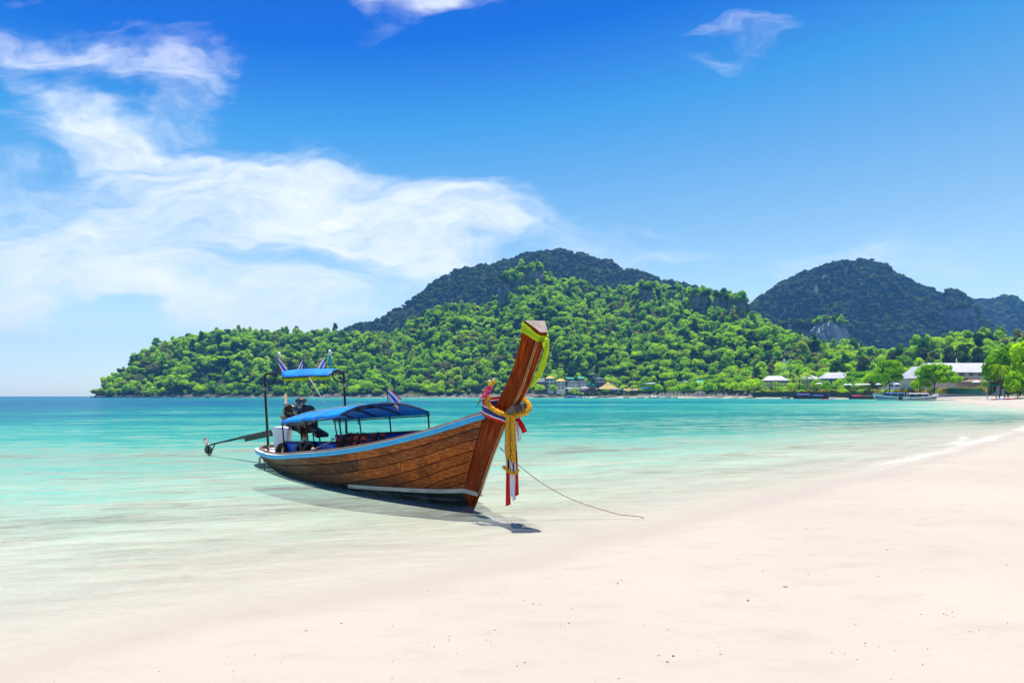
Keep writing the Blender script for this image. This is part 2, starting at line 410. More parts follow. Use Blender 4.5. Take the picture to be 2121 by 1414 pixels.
def water_mat():
    m = bpy.data.materials.new('sea water'); m.use_nodes = True; g = N(m.node_tree)
    out = g.new('ShaderNodeOutputMaterial')
    pos = g.new('ShaderNodeNewGeometry').outputs['Position']
    d0 = g.attr('depth'); weed = g.attr('weed'); foam0 = g.attr('foam')
    # ripples, longer along the wave crests
    pw = g.mapping(pos, (1, 1, 1), (0, 0, R(-14)))
    w1 = g.noise(g.mapping(pw, (.8, 2.4, 1)), 1.5, 4, .55, .5)
    w2 = g.noise(g.mapping(pw, (.55, 1.9, 1)), .42, 4, .55, .6)
    w3 = g.noise(g.mapping(pw, (.30, 1.25, 1)), .09, 4, .5, .4)
    waves = g.m('ADD', g.m('MULTIPLY', w1, .30), g.m('ADD', g.m('MULTIPLY', w2, .5), g.m('MULTIPLY', w3, .9)))
    # refracted ripple light and dark, put into the colour as varied water thickness
    wv = g.m('SUBTRACT', g.rng(g.m('ADD', g.m('MULTIPLY', w1, .46), g.m('MULTIPLY', w2, .54)), .38, .62), .5)
    wl = g.m('SUBTRACT', g.rng(w3, .32, .68), .5)
    toned_depth = g.m('MULTIPLY', d0, g.m('ADD', 1.0, g.m('ADD', g.m('MULTIPLY', wv, 1.3), g.m('MULTIPLY', wl, .7))))
    w4 = g.noise(g.mapping(pw, (.62, 2.9, 1), (0, 0, R(4))), 1.9, 3, .5, .7)
    w5 = g.noise(g.mapping(pw, (.8, 3.3, 1), (0, 0, R(-9))), 4.6, 2, .5, .6)
    rdg = g.m('ADD', g.rng(g.m('ABSOLUTE', g.m('SUBTRACT', w4, .5)), 0, .035, 1, 0, True), g.m('MULTIPLY', g.rng(g.m('ABSOLUTE', g.m('SUBTRACT', w5, .5)), 0, .04, 1, 0, True), .6))
    toned_depth = g.m('MULTIPLY', toned_depth, g.m('ADD', 1.0, g.m('MULTIPLY', rdg, .75)))  # thin refraction streaks, painted in as added thickness
    toned_depth = g.m('MAXIMUM', toned_depth, 0.0)
    s = g.m('POWER', g.m('MULTIPLY', toned_depth, 1 / 5.0), .5, clamp=True)
    body = g.ramp(s, [(0, (.72, .66, .53)), (.20, (.60, .64, .50)), (.32, (.31, .54, .42)), (.45, (.065, .345, .27)), (.62, (.008, .215, .195)), (.82, (.002, .15, .17)), (1, (.001, .085, .17))])
    weedc = g.mixc(g.rng(w2, .35, .65), (.006, .105, .115), (.018, .17, .165))
    wf = g.m('MULTIPLY', weed, g.rng(g.m('ADD', w3, g.m('MULTIPLY', wv, .8)), .30, .62))
    body = g.mixc(wf, body, weedc)
    foam_n = g.noise(g.mapping(pos, (1, 1, 1)), 7.0, 6, .68)
    foam = g.m('MULTIPLY', foam0, g.rng(foam_n, .40, .58))
    body = g.mixc(foam, body, (.8, .8, .8))
    clear = g.m('POWER', 2.718, g.m('MULTIPLY', toned_depth, -1.5))
    clear = g.m('MULTIPLY', clear, g.m('SUBTRACT', 1.0, g.m('MULTIPLY', foam, .85)))
    bumpn = g.bump(waves, .8, .35)
    dif = g.new('ShaderNodeBsdfDiffuse'); g.link(body, dif.inputs[0])
    tr = g.new('ShaderNodeBsdfTransparent')
    tcol = g.ramp(g.m('MULTIPLY', toned_depth, 1.0, clamp=True), [(0, (1, 1, 1)), (.3, (.83, .975, .915)), (1, (.42, .87, .80))])
    g.link(tcol, tr.inputs[0])
    mx = g.new('ShaderNodeMixShader'); g.link(clear, mx.inputs[0]); g.link(dif.outputs[0], mx.inputs[1]); g.link(tr.outputs[0], mx.inputs[2])
    gl = g.new('ShaderNodeBsdfGlossy'); gl.inputs['Roughness'].default_value = .09; g.link(bumpn, gl.inputs['Normal'])
    fr = g.new('ShaderNodeFresnel'); fr.inputs['IOR'].default_value = 1.33; g.link(bumpn, fr.inputs['Normal'])
    ff = g.m('MULTIPLY', g.m('MINIMUM', fr.outputs[0], .34), g.m('MULTIPLY', g.rng(d0, .0, .05), g.rng(d0, .2, 1.2, .42, .68)))
    mx2 = g.new('ShaderNodeMixShader'); g.link(ff, mx2.inputs[0]); g.link(mx.outputs[0], mx2.inputs[1]); g.link(gl.outputs[0], mx2.inputs[2])
    g.link(mx2.outputs[0], out.inputs['Surface'])
    return m
def build_water():
    rs = np.concatenate([[2.0], np.geomspace(2.4, 60, 240), np.geomspace(61.5, 1000, 150), np.geomspace(1080, 4600, 18)])
    X, Y = polar(rs, ANG); gz, d = ground_z(X, Y)
    dep = np.maximum(-gz, 0)
    # sand bars and weed beds of the bay
    r = np.hypot(X, Y)
    pxl = CX + F * X / np.maximum(Y, 1)
    bar = np.exp(-((Y - 128 + .1 * X) / 11) ** 2) * np.clip((X + 40) / 30, 0, 1) * np.clip((150 - X) / 60, 0, 1)
    dep = dep * (1 - .62 * bar)
    far = np.clip((Y - 160) / 120, 0, 1) * (X > -330)
    dep = np.where(far > 0, np.minimum(dep, dep * (1 - far) + 1.55 * far), dep)
    n1 = sines(X, Y * 1.8, .16, 21); n2 = sines(X, Y * 1.6, .05, 22)
    dep = dep * np.clip(1 + .16 * n1 + .14 * n2, .45, 1.6)
    lf = np.clip((-X - .12 * Y + 9 * n1 + 12 * n2) / (.50 * np.maximum(Y, 1) + 10), 0, 1); left = lf * lf * (3 - 2 * lf) * np.clip((Y - 50) / 220, 0, 1)
    dep = dep + left * 2.8
    weed = np.clip((Y - 24) / 14, 0, 1) * np.clip((112 - Y) / 16, 0, 1) * np.clip((X + .02 * Y + 1) / 6, 0, 1) * np.clip((62 - X + .15 * (Y - 70)) / 16, 0, 1)
    weed = weed * np.clip(.62 + .35 * n1 + .3 * n2, 0, 1)
    weed = np.maximum(weed, .22 * np.clip((Y - 20) / 20, 0, 1) * np.clip((110 - Y) / 20, 0, 1) * np.clip(n1 + .2, 0, 1))
    dd = -d
    runs = np.clip(sines(X, Y, .55, 31) * .9 + .35, 0, 1)
    foam = np.exp(-((dd - .35) / .22) ** 2) * np.clip((X - 4.2) / 5, 0, 1) * (.35 + .65 * runs)
    foam += .75 * np.exp(-((dd - 1.2 - .3 * sines(X, Y, .4, 33)) / .2) ** 2) * np.clip((X - 3) / 5, 0, 1) * runs
    foam += .4 * np.exp(-((dd - .10) / .07) ** 2) * np.clip(sines(X, Y, 1.6, 34) + .2, 0, 1) * np.clip((X - 2) / 3, 0, 1)
    foam *= (r < 130)
    me = grid_mesh('sea_water', X, Y, np.zeros_like(X)); up_normals(me)
    set_attr(me, 'depth', dep); set_attr(me, 'weed', weed); set_attr(me, 'foam', np.clip(foam, 0, 1))
    me.materials.append(water_mat())
    o = bpy.data.objects.new('sea_water', me); col.objects.link(o); o['kind'] = 'structure'
build_water()

def build_haze():
    m = bpy.data.materials.new('sea haze'); m.use_nodes = True; g = N(m.node_tree)
    out = g.new('ShaderNodeOutputMaterial'); v = g.new('ShaderNodeVolumePrincipled')
    v.inputs['Color'].default_value = (.15, .46, 1, 1); v.inputs['Density'].default_value = HAZE; v.inputs['Anisotropy'].default_value = 0.1
    g.link(v.outputs[0], out.inputs['Volume'])
    b = MB(); b.box((0, 0, 206), (9600, 9600, 430))
    o = b.build('haze', m); o['kind'] = 'stuff'
HAZE = 0.00014
build_haze()

# ================================================================== HILLS
def hill_mat(name, c1, c2, rock=(.30, .28, .26)):
    m = bpy.data.materials.new(name); m.use_nodes = True; g = N(m.node_tree)
    out = g.new('ShaderNodeOutputMaterial'); b = g.new('ShaderNodeBsdfPrincipled'); g.link(b.outputs[0], out.inputs[0])
    pos = g.new('ShaderNodeNewGeometry').outputs['Position']
    c = g.mixc(g.rng(g.noise(pos, .05, 6, .65), .35, .65), c1, c2)
    st = g.noise(g.mapping(pos, (1, 1, .18)), .12, 7, .68)
    rk = g.mixc(g.rng(st, .38, .62), tuple(k * .5 for k in rock), rock)
    c = g.mixc(g.attr('rock'), c, rk)
    g.link(c, b.inputs['Base Color']); b.inputs['Roughness'].default_value = .95; b.inputs['Specular IOR Level'].default_value = .1
    g.link(g.bump(st, .8, 3.0), b.inputs['Normal'])
    return m
def lerp_pts(P, px, k): return np.interp(px, [p[0] for p in P], [p[k] for p in P])
def make_hill(name, px0, px1, ridge, baseY, mt, canopy=5.0, seed=1, prof=1.0, nx=220, nt=46, rough=4.0, rocks=()):
    """ridge: (px, py, distance) points of the skyline; baseY: (px, distance) of the foot"""
    px = np.linspace(px0, px1, nx); t = np.concatenate([np.linspace(0, 1, nt), np.linspace(1, 1.7, 12)[1:]])
    PX, T = np.meshgrid(px, t, indexing='ij')
    Yb = lerp_pts(baseY, PX, 1); Yr = lerp_pts(ridge, PX, 2); ry = lerp_pts(ridge, PX, 1)
    zr = H + (HY - ry) / F * Yr - canopy
    tt = np.minimum(T, 1)
    Y = Yb + (Yr - Yb) * T
    X = (PX - CX) / F * Y
    Z = 1.0 + (zr - 1.0) * (1 - (1 - tt) ** prof) if prof >= 1 else 1.0 + (zr - 1.0) * tt ** (1 / prof)
    back = np.clip((T - 1) / .7, 0, 1)
    Z = Z * (1 - .75 * back ** 1.3)
    nz = np.array([mnoise.fractal(Vector((x * .012, y * .012, seed * 3.1)), .8, 2.1, 4) for x, y in zip(X.ravel(), Y.ravel())]).reshape(X.shape)
    gul = np.array([mnoise.fractal(Vector((p * .011 + seed * 5, q * 1.1, .3)), .7, 2.0, 3) for p, q in zip(PX.ravel(), T.ravel())]).reshape(X.shape)
    nz = nz - .75 * np.abs(gul) + .2
    amp = rough * np.sin(np.clip(tt, 0, 1) * math.pi) ** .6
    Z = np.maximum(Z + nz * amp * 2.2 * np.clip(zr / 60, .15, 1), -1.5)
    me = grid_mesh(name, X, Y, Z); up_normals(me)
    rk = np.zeros_like(X)
    PY = HY - F * (Z - H) / Y
    for (cx, cyy, rx, ry_) in rocks:
        rk = np.maximum(rk, np.clip(1.6 - ((PX - cx) / rx) ** 2 - ((PY - cyy) / ry_) ** 2 + .5 * nz, 0, 1) * (T <= 1.0))
    rk = np.maximum(rk, np.clip((3.2 + nz * 3 - Z) / 2, 0, 1))
    set_attr(me, 'rock', rk)
    me.materials.append(mt)
    o = bpy.data.objects.new(name, me); col.objects.link(o); o['kind'] = 'structure'
    return dict(o=o, px=px, t=t, X=X, Y=Y, Z=Z, rk=rk)
def sample_hill(h, n, rnd, tmax=1.06):
    """random points on the hill, evenly spread over its surface"""
    X, Y, Z = h['X'], h['Y'], h['Z']
    a = np.stack([X, Y, Z], -1)
    e1 = a[1:, :-1] - a[:-1, :-1]; e2 = a[:-1, 1:] - a[:-1, :-1]
    ar = np.abs(e1[..., 0] * e2[..., 1] - e1[..., 1] * e2[..., 0])
    ar = np.where(h['t'][None, :-1] > tmax, 0, ar)
    p = (ar / ar.sum()).ravel()
    k = rnd.choice(len(p), n, p=p)
    i, j = np.unravel_index(k, ar.shape)
    u, v = rnd.rand(n), rnd.rand(n)
    P = a[i, j] * ((1 - u) * (1 - v))[:, None] + a[i + 1, j] * (u * (1 - v))[:, None] + a[i, j + 1] * ((1 - u) * v)[:, None] + a[i + 1, j + 1] * (u * v)[:, None]
    return P, h['rk'][i, j]
RIDGE_A = [(186,819,815),(196,806,820),(206,792,825),(240,765,840),(280,735,860),(330,710,885),(400,688,915),(450,678,930),(520,681,935),(600,684,935),(680,686,935),(760,688,935),(830,688,940),
  (850,664,950),(900,641,965),(930,633,970),(1000,632,985),(1035,606,1000),(1060,575,1010),(1085,560,1015),(1120,562,1020),(1150,572,1020),(1200,585,1015),(1250,598,1010),(1300,592,1000),(1330,588,990),
  (1400,592,980),(1480,600,965),(1520,612,955),(1540,630,945),(1570,652,930),(1620,682,900),(1680,706,860),(1750,716,800),(1850,722,730),(1900,716,690),(1950,703,660),(2000,694,640),(2121,690,600),(2300,700,560)]
BASE_A = [(186,792),(300,782),(600,765),(900,745),(1060,730),(1130,722),(1330,690),(1450,640),(1560,570),(1700,500),(1900,440),(2121,380),(2300,360)]
RIDGE_B = [(700,700,1350),(735,668,1400),(790,660,1420),(850,620,1450),(905,577,1480),(960,552,1500),(1020,546,1520),(1060,531,1540),(1100,521,1550),(1160,515,1560),(1200,521,1560),(1260,546,1560),
  (1300,558,1560),(1350,569,1550),(1400,586,1540),(1500,606,1520),(1560,640,1500),(1640,700,1480)]
RIDGE_C = [(1490,700,1480),(1530,655,1500),(1556,628,1520),(1590,602,1540),(1620,582,1560),(1660,565,1570),(1700,551,1580),(1750,541,1590),(1790,533,1600),(1815,541,1600),(1850,560,1600),(1900,590,1590),
  (1950,611,1560),(1990,620,1540),(2012,642,1530),(2040,668,1500),(2080,700,1480),(2150,720,1450),(2300,730,1440)]
RIDGE_D = [(1880,640,2000),(1940,615,2050),(1990,617,2080),(2040,622,2100),(2060,618,2100),(2078,609,2100),(2100,612,2100),(2115,628,2100),(2160,640,2100),(2300,640,2050)]
HM1 = hill_mat('forest floor', (.02, .04, .008), (.06, .085, .015))
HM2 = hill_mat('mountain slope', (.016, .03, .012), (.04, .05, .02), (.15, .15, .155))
HILL_A = make_hill('green_hill', 186, 2300, RIDGE_A, BASE_A, HM1, 8, 1, 1.12, 300, 50, 8.5, rocks=[(1056,604,18,22),(1338,612,15,17),(1526,642,16,20),(1398,618,12,14),(1452,628,18,17),(1492,634,13,17),(1098,572,20,13),(1195,597,14,7)])
HILL_B = make_hill('far_mountain', 700, 1640, RIDGE_B, [(700, 1150), (1640, 1180)], HM2, 6, 2, 1.25, 160, 60, 15.0, rocks=[(930,582,7,9)])
HILL_C = make_hill('dark_mountain', 1490, 2300, RIDGE_C, [(1490, 1290), (1700, 1330), (2000, 1300), (2300, 1200)], HM2, 6, 3, 1.9, 170, 64, 17.0, rocks=[(1705,578,4,12),(1812,670,4,12),(1690,600,4,6)])
HILL_D = make_hill('distant_mountain', 1880, 2300, RIDGE_D, [(1880, 1700), (2300, 1700)], HM2, 6, 4, 1.5, 80, 30, 12.0)

# ================================================================== TREE SHAPES
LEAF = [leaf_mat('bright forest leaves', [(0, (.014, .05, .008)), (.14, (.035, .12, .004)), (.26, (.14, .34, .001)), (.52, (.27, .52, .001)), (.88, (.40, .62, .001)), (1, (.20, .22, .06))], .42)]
LEAF_SHADED = leaf_mat('shade toned mountain leaves', [(0, (.014, .036, .012)), (.4, (.036, .08, .015)), (.7, (.085, .15, .015)), (.9, (.15, .20, .02)), (1, (.07, .08, .04))], .18)  # shade on the far slopes is put into these leaf colours
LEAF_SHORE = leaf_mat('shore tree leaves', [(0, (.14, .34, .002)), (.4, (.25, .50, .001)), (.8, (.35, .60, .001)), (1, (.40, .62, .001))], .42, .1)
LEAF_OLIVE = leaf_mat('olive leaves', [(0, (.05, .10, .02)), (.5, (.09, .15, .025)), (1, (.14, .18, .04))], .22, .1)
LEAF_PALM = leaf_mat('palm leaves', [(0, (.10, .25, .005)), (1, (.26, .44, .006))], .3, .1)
BARK = mat('bark', (.10, .075, .05), (.05, .038, .028), 3, 5, .9, .4)
def leafy(b, c, r, n, size, rnd, flat=.75, up=.35, mi=0):
    """one leaf clump: a rough core with leaf-sized faces spread over and through it"""
    c = Vector(c)
    for _ in range(n):
        d = Vector((rnd.gauss(0, 1), rnd.gauss(0, 1), rnd.gauss(.25, 1))).normalized()
        p = c + Vector((d.x * r, d.y * r, d.z * r * flat)) * rnd.uniform(.72, 1.12)
        nn = (d + Vector((rnd.gauss(0, .5), rnd.gauss(0, .5), rnd.gauss(up, .5)))).normalized()
        u = nn.orthogonal().normalized(); u = Matrix.Rotation(rnd.uniform(0, 6.28), 3, nn) @ u; w = nn.cross(u)
        s = size * rnd.uniform(.6, 1.35)
        b.add([p - u * s * .9, p - w * s * .5 + nn * s * .1, p + u * s, p + w * s * .55 - nn * s * .12], [(0, 1, 2, 3)], mi)
def crown_mesh(name, m, seed, R_=3.6, H_=4.2, nb=13, nl=46, size=.55, style='round'):
    rnd = random.Random(seed); b = MB()
    for k in range(nb):
        if style == 'round':
            a = rnd.uniform(0, 6.28); e = rnd.uniform(-.15, 1.0) ; q = rnd.uniform(.45, .95)
            c = (math.cos(a) * R_ * q * math.cos(e * 1.2) * .8, math.sin(a) * R_ * q * math.cos(e * 1.2) * .8, H_ * (.35 + .5 * e * q)); r = R_ * rnd.uniform(.22, .50)
        elif style == 'tall':
            h = k / nb; a = rnd.uniform(0, 6.28); w = math.sin(math.pi * min(1, h * .8 + .18)) * .6
            c = (math.cos(a) * R_ * w * rnd.uniform(.4, 1), math.sin(a) * R_ * w * rnd.uniform(.4, 1), H_ * (h * 1.5)); r = R_ * rnd.uniform(.30, .44)
        else:                                                     # flat tiers
            a = rnd.uniform(0, 6.28); q = math.sqrt(rnd.random()); tier = rnd.choice((0, 1, 1, 2))
            c = (math.cos(a) * R_ * q * (1 - .22 * tier), math.sin(a) * R_ * q * (1 - .22 * tier), H_ * (.25 + .24 * tier) + rnd.uniform(-.2, .2)); r = R_ * rnd.uniform(.24, .36)
        fl = .38 if style == 'tier' else .78
        b.blob(c, (r * .78, r * .78, r * .78 * fl), 1, .16, smooth=False)
        leafy(b, c, r, nl, size, rnd, fl)
    return b.mesh(name, m)
def trunk_mesh(name, h, r, seed, forks=3):
    rnd = random.Random(seed); b = MB()
    b.tube([(0, 0, -1.0), (.1 * h * .2, 0, h * .4), (.03, .05, h)], [r * 1.25, r, r * .7], 7)
    for k in range(forks):
        a = k * 6.28 / forks + rnd.uniform(-.4, .4)
        b.tube([(0.02, 0, h * .8), (math.cos(a) * h * .22, math.sin(a) * h * .22, h * 1.15), (math.cos(a) * h * .42, math.sin(a) * h * .42, h * 1.45)], [r * .6, r * .45, r * .2], 5)
    return b.mesh(name, BARK)
CROWN = {}
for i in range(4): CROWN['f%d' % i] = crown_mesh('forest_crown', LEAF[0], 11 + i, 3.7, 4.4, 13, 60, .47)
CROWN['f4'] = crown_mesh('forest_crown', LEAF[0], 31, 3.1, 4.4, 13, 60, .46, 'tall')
for i in range(3): CROWN['d%d' % i] = crown_mesh('mountain_crown', LEAF_SHADED, 51 + i, 4.2, 4.6, 8, 30, .95)
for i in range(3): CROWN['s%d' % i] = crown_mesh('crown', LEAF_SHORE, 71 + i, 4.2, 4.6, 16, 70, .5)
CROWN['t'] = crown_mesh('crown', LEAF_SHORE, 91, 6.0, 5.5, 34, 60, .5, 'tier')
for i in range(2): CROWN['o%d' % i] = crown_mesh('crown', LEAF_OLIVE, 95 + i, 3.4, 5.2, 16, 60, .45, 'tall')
TRUNK = [trunk_mesh('trunk', 3.2, .22, 1), trunk_mesh('trunk', 2.6, .18, 2, 4)]

def gn_forest(name, P, S, protos, label=None):
    """one mass of trees: crowns instanced on points"""
    me = bpy.data.meshes.new(name); n = len(P)
    me.vertices.add(n); me.vertices.foreach_set('co', np.asarray(P, np.float32).ravel())
    set_attr(me, 'scl', S)
    rz = np.random.RandomState(n).uniform(0, 6.28, n); set_attr(me, 'rz', rz)
    rq = np.random.RandomState(n + 1); set_attr(me, 'sx', S * rq.uniform(.75, 1.45, n)); set_attr(me, 'sz', S * rq.uniform(.65, 1.35, n))
    o = bpy.data.objects.new(name, me); col.objects.link(o); o['kind'] = 'stuff'
    t = bpy.data.node_groups.new(name, 'GeometryNodeTree')
    t.interface.new_socket('Geometry', in_out='INPUT', socket_type='NodeSocketGeometry')
    t.interface.new_socket('Geometry', in_out='OUTPUT', socket_type='NodeSocketGeometry')
    nw = t.nodes.new; L = t.links.new
    gi, go = nw('NodeGroupInput'), nw('NodeGroupOutput')
    iop = nw('GeometryNodeInstanceOnPoints'); iop.inputs['Pick Instance'].default_value = True
    for pr in protos:
        oi = nw('GeometryNodeObjectInfo'); oi.transform_space = 'ORIGINAL'; oi.inputs['Object'].default_value = pr; oi.inputs['As Instance'].default_value = False
        g2 = nw('GeometryNodeGeometryToInstance'); L(oi.outputs['Geometry'], g2.inputs[0])
        if pr is protos[0]: j = nw('GeometryNodeJoinGeometry')
        L(g2.outputs[0], j.inputs[0])
    L(gi.outputs[0], iop.inputs['Points']); L(j.outputs[0], iop.inputs['Instance'])
    rv = nw('FunctionNodeRandomValue'); rv.data_type = 'INT'
    rv.inputs[4].default_value = 0; rv.inputs[5].default_value = len(protos) - 1
    L(rv.outputs[2], iop.inputs['Instance Index'])
    a = nw('GeometryNodeInputNamedAttribute'); a.data_type = 'FLOAT'; a.inputs[0].default_value = 'rz'
    cx_ = nw('ShaderNodeCombineXYZ'); L(a.outputs[0], cx_.inputs[2])
    L(cx_.outputs[0], iop.inputs['Rotation'])
    s = nw('GeometryNodeInputNamedAttribute'); s.data_type = 'FLOAT'; s.inputs[0].default_value = 'scl'
    szn = nw('GeometryNodeInputNamedAttribute'); szn.data_type = 'FLOAT'; szn.inputs[0].default_value = 'sz'
    sxn = nw('GeometryNodeInputNamedAttribute'); sxn.data_type = 'FLOAT'; sxn.inputs[0].default_value = 'sx'
    cv = nw('ShaderNodeCombineXYZ'); L(sxn.outputs[0], cv.inputs[0]); L(s.outputs[0], cv.inputs[1]); L(szn.outputs[0], cv.inputs[2])
    L(cv.outputs[0], iop.inputs['Scale'])
    L(iop.outputs[0], go.inputs[0])
    md = o.modifiers.new('trees', 'NODES'); md.node_group = t
    return o
ORD = ['first', 'second', 'third', 'fourth', 'fifth', 'sixth', 'seventh', 'eighth', 'ninth', 'tenth', 'eleventh', 'twelfth']
# ================================================================== ROCK OUTCROPS
def rock_mat(name, c1, c2, c3):
    m = bpy.data.materials.new(name); m.use_nodes = True; g = N(m.node_tree)
    out = g.new('ShaderNodeOutputMaterial'); b = g.new('ShaderNodeBsdfPrincipled'); g.link(b.outputs[0], out.inputs[0])
    pos = g.new('ShaderNodeNewGeometry').outputs['Position']
    st = g.noise(g.mapping(pos, (1, 1, .2)), .22, 8, .68, .4); bl = g.noise(pos, .06, 5, .6)
    c = g.mixc(g.rng(st, .36, .60), c2, c1); c = g.mixc(g.rng(bl, .50, .68), c, c3)
    g.link(c, b.inputs['Base Color']); b.inputs['Roughness'].default_value = .95; b.inputs['Specular IOR Level'].default_value = .1
    g.link(g.bump(st, 1.0, 2.5), b.inputs['Normal'])
    return m
LIME = rock_mat('pale limestone', (.56, .55, .53), (.17, .17, .18), (.10, .11, .06))
LIME2 = rock_mat('grey limestone', (.27, .26, .26), (.075, .075, .08), (.04, .055, .02))
def hill_Y(h, px, py):
    k = int(np.argmin(np.abs(h['px'] - px))); Yc, Zc = h['Y'][k], h['Z'][k]
    PYc = HY - F * (Zc - H) / Yc
    nt = int(np.argmin(np.abs(h['t'] - 1.0))) + 1
    idx = np.where(PYc[:nt] <= py)[0]
    return float(Yc[idx[0]]) if len(idx) else float(Yc[nt - 1])
FOREST_EXTRA = {'near': [], 'far': []}
def outcrop(px, py_top, py_bot, wpx, Y, label, mt, name='rock_outcrop', seed=0, dep=.6, top_trees='near', clad=10):
    c = at(px, py_bot, Y); w = wpx / F * Y; hh = (py_bot - py_top) / F * Y
    rings = []; n = 40; m_ = 26
    for i in range(m_ + 1):
        z = i / m_ * 1.25 - .25; prof = (1 - max(0, z) ** 5 * .55) if z < 1 else .4
        ring = []
        for k in range(n):
            a = 2 * math.pi * k / n
            ca, sa = math.cos(a), math.sin(a)
            sq = 1 / (abs(ca) ** 3 + abs(sa) ** 3) ** (1 / 3)
            p = Vector((ca * sq * w / 2 * prof, sa * sq * w * dep / 2 * prof, z * hh))
            q = c + p
            nn = mnoise.fractal(Vector((q.x * .13, q.y * .13, q.z * .035)) + Vector((seed * 7, 0, 0)), .9, 2.1, 5)
            n2 = mnoise.noise(Vector((q.x * .03, q.y * .03, q.z * .03 + seed)))
            k2 = 1 + .26 * nn + .25 * n2
            ring.append(Vector((p.x * k2, p.y * k2, p.z + 1.2 * nn)))
        rings.append(ring)
    b = MB(); b.loft(rings, True, True, 0, True)
    o = b.build(name, mt); o.location = c
    tag(o, label, 'rock')
    rnd = random.Random(seed)
    if top_trees:
        for _ in range(int(w * w * .03) + 8):
            a = rnd.uniform(0, 6.28); r_ = math.sqrt(rnd.random()) * w * .48
            FOREST_EXTRA[top_trees].append((c.x + math.cos(a) * r_, c.y + math.sin(a) * r_ * dep, c.z + hh * (1.0 - .12 * (r_ / (w * .5)) ** 3) - 1.5))
    if clad:
        for _ in range(clad):
            a = rnd.uniform(-math.pi, 0); h_ = rnd.uniform(0, .9)
            FOREST_EXTRA['far' if Y > 1050 else 'near'].append((c.x + math.cos(a) * w * .5, c.y + math.sin(a) * w * .5 * dep, c.z + hh * h_ - 2))
    return o
outcrop(1056, 572, 628, 44, hill_Y(HILL_A, 1056, 622) + 1, 'grey limestone crag rising at the left shoulder of the middle hill', LIME2, seed=1)
outcrop(1338, 592, 630, 36, hill_Y(HILL_A, 1338, 626) + 1, 'grey limestone cliff just below the middle of the green ridge', LIME2, seed=2)
outcrop(1526, 618, 662, 36, hill_Y(HILL_A, 1526, 660) + 1, 'grey limestone face at the right end of the green ridge', LIME2, seed=3)
outcrop(1716, 664, 716, 66, 960, 'pale bare limestone cliff standing in front of the dark mountain', LIME, seed=4, clad=0)
outcrop(1660, 668, 722, 96, 1080, 'forest covered rock knoll left of the pale limestone cliff', LIME2, seed=6, top_trees='far', clad=40)
outcrop(1988, 632, 690, 64, hill_Y(HILL_C, 1975, 680) + 10, 'grey limestone wall on the right flank of the dark mountain', LIME2, seed=5, top_trees='far', clad=14)
outcrop(1398, 600, 634, 30, hill_Y(HILL_A, 1398, 632) + 1, 'narrow grey cliff in the middle of the green ridge', LIME2, seed=8, clad=16)
outcrop(1452, 606, 646, 42, hill_Y(HILL_A, 1452, 644) + 1, 'broad grey cliff right of the middle of the green ridge', LIME2, seed=9, clad=22)
outcrop(1492, 612, 652, 30, hill_Y(HILL_A, 1492, 650) + 1, 'dark grey cliff left of the last limestone face on the green ridge', LIME2, seed=10, clad=14)
outcrop(1098, 556, 590, 50, hill_Y(HILL_A, 1098, 588) + 1, 'rocky grey summit of the middle hill', LIME2, seed=11, clad=18)
outcrop(1195, 588, 606, 36, hill_Y(HILL_A, 1195, 604) + 1, 'low grey rock band right of the middle summit', LIME2, seed=12, clad=12)
# boulders under the headland and the left end of the village
rndr = random.Random(5); BOULD = MB()
for i in range(420):
    px = rndr.uniform(190, 1010) if i < 330 else rndr.uniform(1090, 1170)
    Y = float(np.interp(px, [p[0] for p in BASE_A], [p[1] for p in BASE_A])) - rndr.uniform(-6, 7)
    c = at(px, 820, Y); s = rndr.uniform(.6, 2.1)
    BOULD.blob((c.x, c.y, rndr.uniform(-.3, 1.2)), (s * 1.5, s, s * .9), 1, .22, smooth=False)
o = BOULD.build('shore_rocks', mat('dark shore rock', (.10, .09, .085), (.045, .042, .04), 1.2, 5, .9, .4)); o['kind'] = 'stuff'

# ================================================================== BUILDINGS
M_WHITE = mat('white render wall', (.82, .80, .76), (.62, .60, .56), .35, 5, .8)
M_CREAM = mat('cream render wall', (.66, .58, .44), (.55, .47, .35), .35, 5, .8)
M_GREYW = mat('grey render wall', (.36, .36, .35), (.26, .26, .26), .35, 5, .85)
M_DARKW = mat('dark timber wall', (.10, .085, .075), (.055, .048, .045), .5, 5, .8)
M_YROOF = mat('ochre roof tiles', (.62, .40, .10), (.50, .30, .07), .5, 5, .75)
M_GRNROOF = mat('green sheet roof', (.02, .33, .20), (.015, .24, .15), .4, 4, .55)
M_DGRN = mat('dark green roof', (.07, .13, .12), (.045, .09, .085), .4, 4, .6)
M_THATCH = mat('palm thatch', (.46, .33, .12), (.32, .22, .08), 1.5, 6, .95, .5, stretch=(1, 1, .3))
M_WROOF = mat('white sheet roof', (.46, .46, .455), (.37, .375, .38), .12, 5, .5)
M_BROOF = mat('brown roof', (.22, .15, .10), (.14, .09, .06), .5, 4, .8)
M_GROOF = mat('grey roof', (.13, .14, .15), (.08, .085, .09), .4, 4, .7)
M_GLASS = mat('dark window glass', (.02, .04, .05), (.03, .06, .07), 1, 2, .12, spec=.6)
M_FRAME = mat('window frame', (.55, .54, .50), None, 2, 2, .6)
M_WOOD = mat('weathered post wood', (.17, .12, .08), (.10, .07, .05), 3, 4, .85)
M_BANK = mat('planter bank', (.13, .085, .05), (.07, .05, .035), .6, 5, .95, .5)
